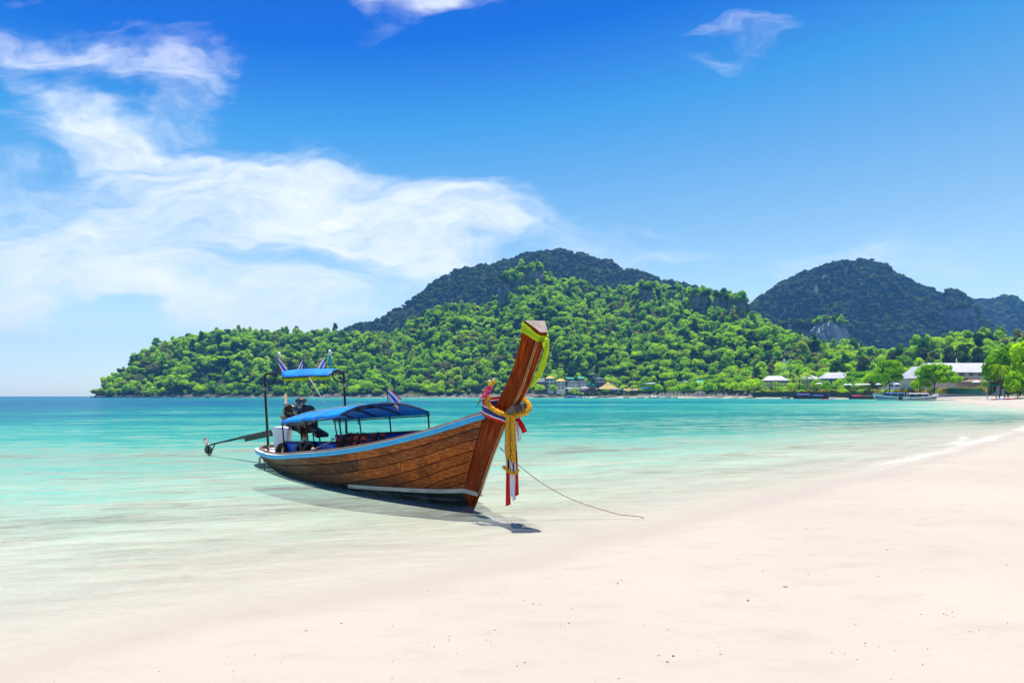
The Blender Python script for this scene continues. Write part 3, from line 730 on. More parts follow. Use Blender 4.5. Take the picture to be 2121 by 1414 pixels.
def window_mesh(w, h):
    b = MB(); d = .18; f = .10
    b.box((0, -.03, 0), (w - .02, .06, h - .02), mi=1)
    for sx in (-1, 1): b.box((sx * (w / 2), -.05, 0), (f, d, h + f), mi=0)
    for sz in (-1, 1): b.box((0, -.05, sz * h / 2), (w - f, d * .9, f), mi=0)
    b.box((0, -.07, 0), (f * .6, d * .6, h - f), mi=0)
    return b.mesh('window', [M_FRAME, M_GLASS])
def roof_shape(kind, w, d, h, ov):
    b = MB(); W, D = w / 2 + ov, d / 2 + ov; th = .25
    if kind == 'hip':
        rx = max(0.15, W - D * 1.0) if W > D else .15
        top = [(-rx, -.1, h), (rx, -.1, h), (rx, .1, h), (-rx, .1, h)]
    elif kind == 'gable_x': top = [(-W, -.06, h), (W, -.06, h), (W, .06, h), (-W, .06, h)]
    elif kind == 'gable_y': top = [(-.06, -D, h), (.06, -D, h), (.06, D, h), (-.06, D, h)]
    elif kind == 'pyramid': top = [(-.1, -.1, h), (.1, -.1, h), (.1, .1, h), (-.1, .1, h)]
    else: top = [(-W, -D, .25), (W, -D, .25), (W, D, .25 + h), (-W, D, .25 + h)]
    base = [(-W, -D, 0), (W, -D, 0), (W, D, 0), (-W, D, 0)]
    low = [(x, y, z - th) for x, y, z in base]
    if kind == 'pyramid':                         # sweeping thatched cone with a flared skirt
        mid = [(x * .42, y * .42, h * .45) for x, y, _ in base]
        b.loft([[Vector(p) for p in r_] for r_ in (low, base, mid, top)], True, True)
    else: b.loft([[Vector(p) for p in r_] for r_ in (low, base, top)], True, True)
    return b
def house(name, label, cat, px0, px1, py_eave, py_base, py_ridge, Y, dep, kind, wm, rm, storeys=2, cols=3, rz=0.0, deep=5.0, balcony=None, ov=.7, wfrac=.62, posts=False, group=None):
    w = (px1 - px0) / F * Y; base = at((px0 + px1) / 2, py_base, Y); eave = at((px0 + px1) / 2, py_eave, Y); ridge = at((px0 + px1) / 2, py_ridge, Y)
    wh = eave.z - base.z; rh = ridge.z - eave.z
    t = thing(name, label, cat, (base.x, base.y + dep / 2, base.z), rz, group)
    b = MB()
    if posts:
        for sx in np.linspace(-w / 2 + .2, w / 2 - .2, max(3, int(w / 4))):
            for sy in (-1, 1): b2 = MB(); b2.tube([(sx, sy * (dep / 2 - .3), -deep), (sx, sy * (dep / 2 - .3), wh)], .16, 6); b2.build('post', M_WOOD, t)
        b.box((0, dep * .2, wh * .32), (w * .86, dep * .5, wh * .64)); b.build('wall', wm, t)
    else:
        b.box((0, 0, (wh - deep) / 2), (w, dep, wh + deep)); b.build('wall', wm, t)
        sh = wh / storeys; ww = w / cols * wfrac; whh = sh * .52
        me = window_mesh(ww, whh)
        for s in range(storeys):
            for c in range(cols):
                o = bpy.data.objects.new('window', me); col.objects.link(o); o.parent = t
                o.location = ((c + .5) / cols * w - w / 2, -dep / 2 - .01, sh * (s + .52))
        for c in range(max(1, int(dep / 4))):
            o = bpy.data.objects.new('window', me); col.objects.link(o); o.parent = t
            o.location = (-w / 2 - .01, (c + .5) / max(1, int(dep / 4)) * dep - dep / 2, sh * .55); o.rotation_euler = (0, 0, R(-90))
        if balcony:
            for s in range(1, storeys):
                bb = MB(); bb.box((0, -dep / 2 - .7, sh * s), (w * .96, 1.35, .18)); bb.box((0, -dep / 2 - 1.34, sh * s + .5), (w * .96, .06, .8))
                bb.build('balcony', balcony, t)
    rb = roof_shape(kind, w, dep, rh, ov)
    ro = rb.build('roof', rm, t); ro.location = (0, 0, wh + .25)
    return t
HZONES = []                                            # keep hillside trees out of the houses
def H_(*a, **k):
    t = house(*a, **k); px0, px1, pe, pb, pr, Y = a[3:9]
    HZONES.append((px0 - 5, px1 + 5, pr - 4, pb + 6, Y + 8)); return t
H_('guest_house', 'dark grey roofed timber lodge left of the first yellow roofed house', 'building', 1108, 1134, 791, 806, 783, 700, 12, 'gable_x', M_DARKW, M_GROOF, 2, 3)
H_('hotel_block', 'white three storey house with yellow hipped roof set higher and further left', 'building', 1131, 1147, 783.5, 805, 778.5, 702, 9, 'hip', M_WHITE, M_YROOF, 3, 2, balcony=M_WHITE, ov=1.3)
H_('hotel_block', 'white three storey house with yellow hipped roof set lower and further right', 'building', 1153, 1170, 789.5, 806, 783.5, 698, 9, 'hip', M_WHITE, M_YROOF, 3, 2, balcony=M_WHITE, ov=1.3)
H_('cottage', 'small green roofed hut behind the white villa with dark roof', 'building', 1175, 1188, 784.5, 790, 781.5, 722, 7, 'gable_x', M_GREYW, M_GRNROOF, 1, 2)
H_('cottage', 'upper green roofed cabin beside the dry garden slope', 'building', 1198, 1209, 783.5, 790, 780, 724, 7, 'gable_x', M_GREYW, M_GRNROOF, 1, 2)
H_('villa', 'white two storey villa with dark hipped roof and green awning', 'building', 1177, 1198, 791, 801.5, 788.5, 698, 9, 'hip', M_WHITE, M_DGRN, 2, 4, ov=.9)
H_('villa', 'pale grey villa with gabled roof next to the green awning', 'building', 1201, 1216, 792, 802, 789, 700, 9, 'gable_y', M_WHITE, M_GREYW, 2, 3)
H_('cottage', 'brown cabin with steep green edged gable above the beach bar', 'building', 1218, 1226, 797, 803, 793, 698, 7, 'gable_y', M_DARKW, M_GRNROOF, 1, 2)
H_('cottage', 'brown cabin with light green gable nearest the thatched hall', 'building', 1227, 1234, 799, 804, 795, 697, 7, 'gable_y', M_DARKW, M_GRNROOF, 1, 2)
H_('lodge', 'black timber lodge with wide dark green roof on the slope', 'building', 1232, 1254, 785, 797, 781.5, 716, 11, 'hip', M_DARKW, M_DGRN, 2, 4, balcony=M_WHITE)
H_('hut', 'tiny teal roofed hut highest on the village slope', 'building', 1227, 1235, 776, 780, 774.5, 735, 5, 'shed', M_GREYW, M_DGRN, 1, 1)
H_('beach_bar', 'open beach bar with brown hipped roof', 'building', 1203, 1221, 804.5, 812, 799.5, 672, 9, 'hip', M_DARKW, M_BROOF, 1, 3, posts=True)
H_('thatched_hall', 'large open hall under a tall pointed thatched roof', 'building', 1243, 1280, 806, 815, 790, 668, 17, 'pyramid', M_DARKW, M_THATCH, 1, 4, posts=True, ov=1.6)
H_('beach_restaurant', 'low thatched restaurant right of the tall pointed hall', 'building', 1294, 1320, 808.5, 815, 805.5, 655, 8, 'gable_x', M_DARKW, M_THATCH, 1, 4, posts=True)
for px, lab in ((1298.5, 'left thatched tower above the low restaurant'), (1310.5, 'right thatched tower above the low restaurant')):
    t = thing('thatched_tower', lab, 'tower', at(px, 809, 668)); b = MB(); b.box((0, 0, 2), (2.0, 2.0, 4.0)); b.build('wall', M_THATCH, t)
    b = MB(); b.box((0, 0, 4.4), (2.4, 2.4, .8), taper=.7); b.build('roof', M_THATCH, t)
H_('bungalow', 'white roofed bungalow half hidden in trees right of the village', 'building', 1376, 1400, 793, 799, 787, 690, 10, 'hip', M_WHITE, M_WROOF, 1, 3)
H_('bungalow', 'pale green roofed bungalow among the trees', 'building', 1415, 1426, 791, 797, 787, 660, 8, 'hip', M_WHITE, M_DGRN, 1, 2)
H_('pavilion', 'bright green roofed pavilion near the middle of the far beach', 'building', 1446, 1466, 794, 801, 787.5, 640, 9, 'gable_x', M_GREYW, M_GRNROOF, 1, 3)
H_('beach_cafe', 'white low cafe behind the trees at the far beach', 'building', 1441, 1462, 806, 811, 803, 612, 7, 'hip', M_WHITE, M_WROOF, 1, 3)
H_('resort_wing', 'leftmost white roofed resort wing with small gable', 'building', 1585, 1633, 788, 800, 778.5, 520, 8, 'hip', M_GREYW, M_WROOF, 2, 6)
H_('resort_wing', 'low white roofed resort wing behind the palms', 'building', 1660, 1700, 785, 797, 778, 500, 8, 'hip', M_GREYW, M_WROOF, 1, 5)
H_('resort_wing', 'white roofed resort wing with two ridges above the sea wall', 'building', 1706, 1766, 784, 798, 771.5, 470, 8, 'hip', M_GREYW, M_WROOF, 2, 6)
H_('resort_wing', 'white block with flat eaves behind the spreading beach tree', 'building', 1812, 1878, 785, 803, 777, 420, 8, 'hip', M_WHITE, M_WROOF, 2, 5)
def dormer(t, x, y, z, w, h, d):
    b = MB(); b.loft([[Vector((x - w / 2, y - d, z)), Vector((x + w / 2, y - d, z)), Vector((x, y - d, z + h))], [Vector((x - w / 2, y + d, z)), Vector((x + w / 2, y + d, z)), Vector((x, y + d, z + h))]], True, True)
    b.build('dormer', M_WROOF, t)
    b = MB(); b.prism([(x - w * .32, y - d - .03, z + .15), (x + w * .32, y - d - .03, z + .15), (x, y - d - .03, z + h * .75)], (0, -.04, 0)); b.build('gable_vent', M_DARKW, t)
# the large resort hall with its stepped white roof
Yb = 335
t = thing('resort_hall', 'large resort hall with long white roof behind the bright spreading tree', 'building', at(1962, 800, Yb + 9))
wl, wr = (1880 - 1962) / F * Yb, (2062 - 1962) / F * Yb
def zz(py): return at(0, py, Yb).z - at(0, 800, Yb + 9).z
e, rg = zz(771), zz(750)
b = MB(); b.box(((wl + 8 + wr) / 2, 0, (e - .3 - 5) / 2), (wr - wl - 8, 16, e - .3 + 5)); b.box((wl + 4, 0, (zz(783) - 5.3) / 2), (8.2, 14.5, zz(783) + 4.7)); b.build('wall', M_CREAM, t)
b = MB()
b.loft([[Vector((wl + 6, -9.6, e)), Vector((wr, -9.6, e)), Vector((wr, 10, e)), Vector((wl + 6, 10, e))],
        [Vector((wl + 8.2, -2, rg)), Vector((wr - 7, -2, rg)), Vector((wr - 7, 2, rg)), Vector((wl + 8.2, 2, rg))]], True, True)
b.build('roof', M_WROOF, t)
b = MB(); b.loft([[Vector((wl - 2.5, -8.2, zz(783))), Vector((wl + 8, -8.2, zz(783))), Vector((wl + 8, 8, zz(783))), Vector((wl - 2.5, 8, zz(783)))],
        [Vector((wl + 3.6, -2.4, zz(757))), Vector((wl + 8, -2.4, zz(757))), Vector((wl + 8, 2, zz(757))), Vector((wl + 3.6, 2, zz(757)))]], True, True)
b.build('roof', M_WROOF, t)
dormer(t, wl + 4.4, -4.0, zz(767), 4.2, 1.9, 2.2)
me = window_mesh(2.4, 2.0)
for k in range(9):
    for zc, pyc in ((zz(777), 0), (zz(788), 1)):
        o = bpy.data.objects.new('window', me); col.objects.link(o); o.parent = t; o.location = (wl + 3 + k * 4.6, -8.02, zc)
b = MB(); b.box(((wl + wr) / 2, -9.2, zz(782.5)), (wr - wl, 2.3, .3)); b.box(((wl + wr) / 2, -10.3, zz(780.6)), (wr - wl, .12, 1.0)); b.build('balcony', M_CREAM, t)
for k in range(10):
    b = MB(); b.box((wl + .8 + k * 4.6, -8.3, zz(787)), (.45, .5, zz(771) - zz(803))); b.build('pillar', M_CREAM, t)
b = MB(); b.loft([[Vector((-1, -15, zz(791))), Vector((14, -15, zz(791))), Vector((14, -9.4, zz(791))), Vector((-1, -9.4, zz(791)))], [Vector((4, -12, zz(785))), Vector((9, -12, zz(785))), Vector((9, -9.4, zz(785))), Vector((4, -9.4, zz(785)))]], True, True)
b.build('porch_roof', M_BROOF, t)
HZONES.append((1796, 2075, 740, 815, Yb + 30))
# masts on the hillside
M_MAST = mat('mast paint', (.03, .22, .20), None, 2, 2, .5); M_MASTW = mat('white mast paint', (.6, .62, .64), None, 2, 2, .5)
for px, lab, m_ in ((1637, 'teal telephone mast on the hill above the resort', M_MAST), (1624, 'white lattice telephone mast beside the teal mast', M_MASTW)):
    p = at(px, 772, 560); t = thing('radio_mast', lab, 'mast', p); hh = (772 - 743) / F * 560
    b = MB()
    if m_ is M_MAST: b.tube([(0, 0, -8), (0, 0, hh)], [.5, .3], 8)
    else:
        for sx, sy in ((-.8, -.8), (.8, -.8), (0, .9)): b.tube([(sx, sy, -8), (sx * .4, sy * .4, hh)], .13, 5)
        for k in range(7): b.tube([(-.8 + k * .06, -.8 + k * .06, k * hh / 7), (.8 - k * .06, -.8 + k * .06, (k + 1) * hh / 7)], .09, 4)
    b.build('pole', m_, t)
    b = MB()
    for k in range(6):
        a = k * 1.05; b.box((math.cos(a) * 1.1, math.sin(a) * 1.1, hh - 1.2 - (k % 2) * 1.4), (.4, .4, 1.8), Matrix.Rotation(a, 3, 'Z'))
        b.tube([(0, 0, hh - 1.2 - (k % 2) * 1.4), (math.cos(a) * 1.1, math.sin(a) * 1.1, hh - 1.2 - (k % 2) * 1.4)], .07, 4)
    b.build('antenna', m_, t)
t = thing('radio_mast', 'thin grey pole behind the large white resort roof', 'mast', at(1981, 752, 350)); b = MB(); b.tube([(0, 0, -3), (0, 0, 2.6)], .12, 6); b.build('pole', M_MASTW, t)
# planted bank and green fence along the resort beach
def bank(name, label, px0, px1, pyt, pyb, Y0, Y1, m_, n=24, th=1.2, cat='wall'):
    b = MB(); rings = []
    for i in range(n + 1):
        f = i / n; px = px0 + (px1 - px0) * f; Y = Y0 + (Y1 - Y0) * f
        lo, hi = at(px, pyb, Y), at(px, pyt + random.uniform(-.5, .5), Y)
        rings.append([Vector((lo.x, lo.y, lo.z - 1)), Vector((hi.x, hi.y + .25, hi.z)), Vector((hi.x, hi.y + th, hi.z)), Vector((lo.x, lo.y + th, lo.z - 1))])
    b.loft(rings, True, True); c = at((px0 + px1) / 2, pyb, (Y0 + Y1) / 2)
    o = b.build(name, m_, origin=c); tag(o, label, cat); return o
bank('sea_wall', 'low brown sea wall in front of the resort gardens', 1560, 1930, 812, 819, 440, 330, M_BANK)
M_GNET = mat('green shade net', (.02, .17, .10), (.015, .11, .07), 2, 4, .8)
bank('net_fence', 'green net fence along the top of the sandy beach', 1963, 2036, 804.5, 810, 262, 240, M_GNET, 16, .3, 'fence')

# ================================================================== FORESTS
def keep_out(P):
    px = CX + F * P[:, 0] / P[:, 1]; py = HY - F * (P[:, 2] + 3 - H) / P[:, 1]
    ok = np.ones(len(P), bool)
    for (a, b_, c, d, Yh) in HZONES: ok &= ~((px > a) & (px < b_) & (py > c) & (py < d + 4) & (P[:, 1] < Yh))
    return ok
rA = np.random.RandomState(3)
PA, rkA = sample_hill(HILL_A, 12500, rA)
okA = (rA.rand(len(PA)) > rkA * 1.3) & (PA[:, 2] > 1.2) & keep_out(PA)
PA = PA[okA]
# the trees that show largest: nearest ones, as separate trees
order = np.argsort(PA[:, 1] + rA.uniform(0, 60, len(PA)))
pxA = CX + F * PA[:, 0] / PA[:, 1]
sel = []
for k in order:                                       # spread them along the whole foot of the hills
    if len(sel) >= 210: break
    bx = int(pxA[k] // 60)
    if sum(1 for q in sel if q[1] == bx) >= 9: continue
    if pxA[k] < 150 or pxA[k] > 2140: continue
    sel.append((k, bx))
selk = np.array([q[0] for q in sel])
mask = np.ones(len(PA), bool); mask[selk] = False
PROTO = {}
def tree(name, label, loc, crown, trunk=0, s=1.0, rz=0.0, group=None, ch=None, cat='tree', sz=1.0):
    t = thing(name, label, cat, loc, rz, group)
    th = 3.0 if ch is None else ch
    c = bpy.data.objects.new('crown', CROWN[crown]); col.objects.link(c); c.parent = t; c.location = (0, 0, th * .62); 
    k = bpy.data.objects.new('trunk', TRUNK[trunk]); col.objects.link(k); k.parent = t; k.scale = (1, 1, th / 3.2)
    t.scale = (s, s, s * sz)
    PROTO.setdefault(crown, c)
    return t
for i, k in enumerate(selk):
    p = PA[k]; cr = 'f%d' % rA.randint(0, 5); head = pxA[k] < 1090
    lab = 'rounded green forest tree on the lower slope of the headland' if head else 'rounded green forest tree on the lower slope behind the village and resort'
    tree('forest_tree', lab, (p[0], p[1], p[2] - .6), cr, 0, float(rA.uniform(.75, 1.35)), float(rA.uniform(0, 6.28)), 'trees on the headland slope' if head else 'trees on the slope behind the far beach', 2.2)
# prototypes of the mountain trees stand on the far knoll
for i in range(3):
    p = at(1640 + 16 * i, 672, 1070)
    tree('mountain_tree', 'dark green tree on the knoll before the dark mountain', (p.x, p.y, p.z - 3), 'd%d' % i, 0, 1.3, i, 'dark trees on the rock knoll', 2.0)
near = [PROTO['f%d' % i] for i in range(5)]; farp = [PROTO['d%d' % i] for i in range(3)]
PN = np.concatenate([PA[mask], np.array(FOREST_EXTRA['near'])])
gn_forest('hillside_forest', PN + np.array([0, 0, .2]), (.55 + 1.55 * rA.rand(len(PN)) ** 1.7), near)
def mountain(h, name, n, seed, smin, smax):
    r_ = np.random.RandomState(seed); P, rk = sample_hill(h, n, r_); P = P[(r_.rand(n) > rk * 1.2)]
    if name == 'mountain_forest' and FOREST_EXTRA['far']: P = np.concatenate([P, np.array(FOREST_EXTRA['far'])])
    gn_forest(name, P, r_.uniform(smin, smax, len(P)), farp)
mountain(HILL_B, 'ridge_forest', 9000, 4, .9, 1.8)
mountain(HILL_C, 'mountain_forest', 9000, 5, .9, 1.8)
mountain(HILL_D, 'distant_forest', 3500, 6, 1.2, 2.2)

# ------------------------------------------------------------------ shore trees
def land_z(x, y): return float(ground_z(np.array([[x]]), np.array([[y]]))[0][0, 0])
rS = random.Random(17)
def shore_tree(px, pyb, pyt, Y, crown, label, wpx=None, name='beach_tree', group=None):
    p = at(px, pyb, Y); hh = (pyb - pyt) / F * Y
    base = {'t': 6.5, 'o0': 10.6, 'o1': 10.6}.get(crown, 7.4); wid = {'t': 13.0, 'o0': 6.5, 'o1': 6.5}.get(crown, 8.6)
    s = (wpx / F * Y) / wid if wpx else hh / base
    return tree(name, label, (p.x, p.y, p.z - .3), crown, rS.randint(0, 1), s, rS.uniform(0, 6.28), group, 3.2, 'tree', hh / (base * s))
shore_tree(1842, 815, 748, 300, 't', 'spreading tiered tree with dark trunk left of the resort hall', 70)
shore_tree(1936, 813, 756, 262, 't', 'bright yellow green spreading tree in front of the resort hall', 96)
shore_tree(1905, 814, 775, 270, 's1', 'low bright tree touching the left side of the spreading tree', 46)
shore_tree(2048, 812, 776, 236, 's2', 'round dark bush tree at the right end of the resort hall', 30)
def full_tree(px, pyb, pyt, Y, crown, wpx, label):
    p = at(px, pyb, Y); s_ = wpx / F * Y / 8.6; hh = (pyb - pyt) / F * Y
    return tree('beach_tree', label, (p.x, p.y, p.z - .3), crown, 0, s_, rS.uniform(0, 6.28), None, .7, 'tree', hh / (6.3 * s_))
full_tree(2098, 796, 690, 214, 's0', 96, 'tall bright tree at the right edge of the picture')
full_tree(2140, 802, 686, 204, 's2', 104, 'broad bright tree cut by the right edge of the picture')
full_tree(2068, 792, 716, 222, 's1', 60, 'bright rounded tree left of the tall edge tree')
full_tree(2112, 815, 752, 196, 's1', 60, 'low leafy tree in front of the tall edge trees')
full_tree(2056, 812, 778, 226, 'o0', 30, 'dark bush under the left side of the bright edge trees')
full_tree(2086, 813, 776, 214, 'o1', 44, 'dark olive bush in the shade under the tall edge tree')
for px, pyt, Y, c, w in ((1355, 800, 600, 's0', 26), (1372, 803, 590, 's1', 22)): 
    pass
ROW = []
for i in range(58):
    px = 1345 + i * 8.2 + rS.uniform(-4, 4); Y = 605 - (px - 1345) * .42 + rS.uniform(-20, 24)
    c = rS.choice(['s0', 's1', 's2', 's0', 's1', 'o0', 'o1', 't']); hpx = rS.uniform(17, 34) * (560 / Y)
    if any(a < px < b_ for a, b_ in ((1284, 1322),)): continue
    if (1586 < px < 1632 or 1662 < px < 1698 or 1710 < px < 1764) and hpx > 22: hpx = 17
    ROW.append((px, c[0], shore_tree(px, 815, 815 - hpx, Y, c, {'s': 'leafy green tree in the row behind the far beach', 'o': 'slender olive green tree in the row behind the far beach', 't': 'flat topped tiered tree in the row behind the far beach'}[c[0]], None, 'beach_tree', 'trees behind the far beach')))
for n_, (px, pyt, Y) in enumerate(((1395, 780, 640), (1425, 786, 612), (1475, 778, 600), (1500, 775, 590), (1530, 770, 580), (1560, 782, 560), (1725, 770, 480), (1742, 778, 452), (1765, 790, 430), (1790, 760, 455), (1800, 790, 400))):
    shore_tree(px, 812, pyt, Y, rS.choice(['s0', 's1', 's2']), 'taller rounded tree standing over the far beach row, %s from the left' % ORD[n_], None, 'beach_tree', 'taller trees of the far beach')
for n_, (px, pyt, Y) in enumerate(((1790, 735, 520), (1850, 722, 540), (1880, 726, 530), (1910, 715, 520), (1935, 722, 510), (1965, 712, 500), (1995, 708, 490), (2025, 715, 480))):
    shore_tree(px, 800, pyt, Y, rS.choice(['o0', 'o1']), 'tall feathery olive tree behind the resort roofs, %s from the left' % ORD[n_], 44, 'casuarina_tree', 'feathery trees behind the resort')
for px, pyt, Y in ((1118, 792, 690), (1146, 795, 688), (1194, 800, 680), (1238, 802, 664), (1256, 803, 662), (1185, 803, 676), (1290, 795, 684), (1340, 790, 640), (1331, 799, 640), (1268, 796, 690)):
    shore_tree(px, 814, pyt, Y, rS.choice(['s0', 's1', 's2', 'f1']), 'small green tree among the village houses', None, 'village_tree', 'small trees between the village houses')

KINDW = {'s': 'leafy green', 'o': 'slender olive green', 't': 'flat topped tiered'}
MARKS = [(1400, 'the white roofed village bungalow'), (1456, 'the bright green roofed pavilion'), (1609, 'the leftmost resort wing'), (1680, 'the low resort wing'), (1736, 'the two ridged resort wing'), (1842, 'the spreading tiered tree')]
cnt_ = {}
for px, c, t in sorted(ROW, key=lambda q: q[0]):
    m_ = min(MARKS, key=lambda q: abs(q[0] - px)); sidew = 'left' if px < m_[0] else 'right'
    cnt_.setdefault((m_[1], sidew, c), []).append((abs(px - m_[0]), t))
for (mk, sidew, c), L_ in cnt_.items():
    for n_, (_, t) in enumerate(sorted(L_, key=lambda q: q[0])):
        t['label'] = '%s beach tree, %s to the %s of %s' % (KINDW[c], ORD[n_], sidew, mk)
# palms
def palm_meshes(seed):
    r_ = random.Random(seed); b = MB(); h = 7.0
    b.tube([(0, 0, -1), (.25, 0, h * .4), (.55, .1, h * .8), (.6, .1, h)], [.24, .17, .13, .12], 7)
    tm = b.mesh('trunk', BARK); frs = []
    for k in range(15):
        a = k * 6.28 / 15 + r_.uniform(-.2, .2); el = r_.uniform(-.2, 1.0); L_ = r_.uniform(2.6, 3.4); f = MB(); pts = []
        for q in range(7):
            u = q / 6; rr = L_ * (u * math.cos(el * (1 - u * .6))); z = L_ * (u * math.sin(el) - u * u * (.75 + .3 * (1 - el)))
            pts.append(Vector((.6 + math.cos(a) * rr, .1 + math.sin(a) * rr, h + z)))
        side = Vector((-math.sin(a), math.cos(a), 0))
        for q in range(6):
            w0, w1 = .55 * math.sin(.5 + 2.5 * q / 6), .55 * math.sin(.5 + 2.5 * (q + 1) / 6)
            for sg in (-1, 1):
                for e in (0, .5):
                    p0 = pts[q].lerp(pts[q + 1], e); p1 = pts[q].lerp(pts[q + 1], e + .38)
                    tip = p0.lerp(p1, 1.2) + side * sg * (w0 + (w1 - w0) * e) * 1.25 + Vector((0, 0, -.28))
                    f.add([p0, p1, tip], [(0, 1, 2)])
        frs.append(f.mesh('frond', LEAF_PALM))
    return tm, frs
PALM = [palm_meshes(3), palm_meshes(4)]
def palm(px, pyb, pyt, Y, label, group, v=0):
    p = at(px, pyb, Y); s = (pyb - pyt) / F * Y / 8.6
    t = thing('palm_tree', label, 'palm', (p.x, p.y, p.z), rS.uniform(0, 6.28), group); t.scale = (s,) * 3
    tm, frs = PALM[v]
    o = bpy.data.objects.new('trunk', tm); col.objects.link(o); o.parent = t
    for fm in frs: o = bpy.data.objects.new('frond', fm); col.objects.link(o); o.parent = t
for i, (px, pyt, Y) in enumerate(((1588, 789, 470), (1606, 786, 466), (1619, 790, 462), (1657, 772, 468), (1672, 771, 466), (1640, 792, 456), (1683, 790, 450), (1578, 794, 480))):
    palm(px, 815, pyt, Y, 'coconut palm before the white resort wings, %s from the left' % ORD[sorted((1588, 1606, 1619, 1657, 1672, 1640, 1683, 1578)).index(px)], 'palms before the resort wings', i % 2)
palm(1801, 812, 770, 330, 'coconut palm left of the spreading tiered tree', None)
palm(2072, 812, 745, 208, 'coconut palm at the left of the bright edge trees', None, 1)
palm(1899, 813, 784, 262, 'short palm under the bright spreading tree', None, 1)

# garden shrubs along the sea wall
M_SHRUB = [LEAF_SHORE, LEAF_OLIVE, leaf_mat('yellow shrub leaves', [(0, (.20, .22, .015)), (1, (.36, .30, .02))], .3, .1)]
SHM = []
for i in range(3):
    r_ = random.Random(40 + i); b = MB()
    for k in range(5): c = (r_.uniform(-.7, .7), r_.uniform(-.5, .5), .5 + r_.uniform(-.1, .3)); b.blob(c, .42, 1, .2, smooth=False); leafy(b, c, .55, 30, .22, r_)
    SHM.append(b.mesh('garden_shrub', M_SHRUB[i]))
for i in range(66):
    px = 1565 + i * 7.3 + rS.uniform(-4, 4); Y = float(np.interp(px, [1560, 1930, 2060], [446, 326, 240])); p = at(px, 813.5, Y)
    j = rS.choice([0, 1, 2]); o = bpy.data.objects.new('garden_shrub', SHM[j]); col.objects.link(o)
    o.location = (p.x, p.y + 1.5, p.z - .2); s = rS.uniform(1.3, 2.4); o.scale = (s * 1.3, s, s); o.rotation_euler = (0, 0, rS.uniform(0, 6))
    tag(o, ('bright green', 'olive green', 'yellow green')[j] + ' garden shrub along the resort sea wall', 'shrub', 'shrubs along the sea wall')
# ================================================================== THE LONG-TAIL BOAT
BH = Vector((0.627, -0.779, 0)).normalized()
ROLL = R(3.0)
BM = Matrix.Translation((-0.52, 9.88, 0)) @ Matrix.Rotation(math.atan2(BH.y, BH.x), 4, 'Z') @ Matrix.Rotation(ROLL, 4, 'X')
def on_boat(o, base):
    """a thing carried by the boat: its mesh was written in boat coordinates"""
    o.matrix_world = BM @ Matrix.Translation(base); return o
def carried(b, name, mats, base, label, cat, group=None):
    o = b.build(name, mats, origin=base); on_boat(o, base); tag(o, label, cat, group); return o

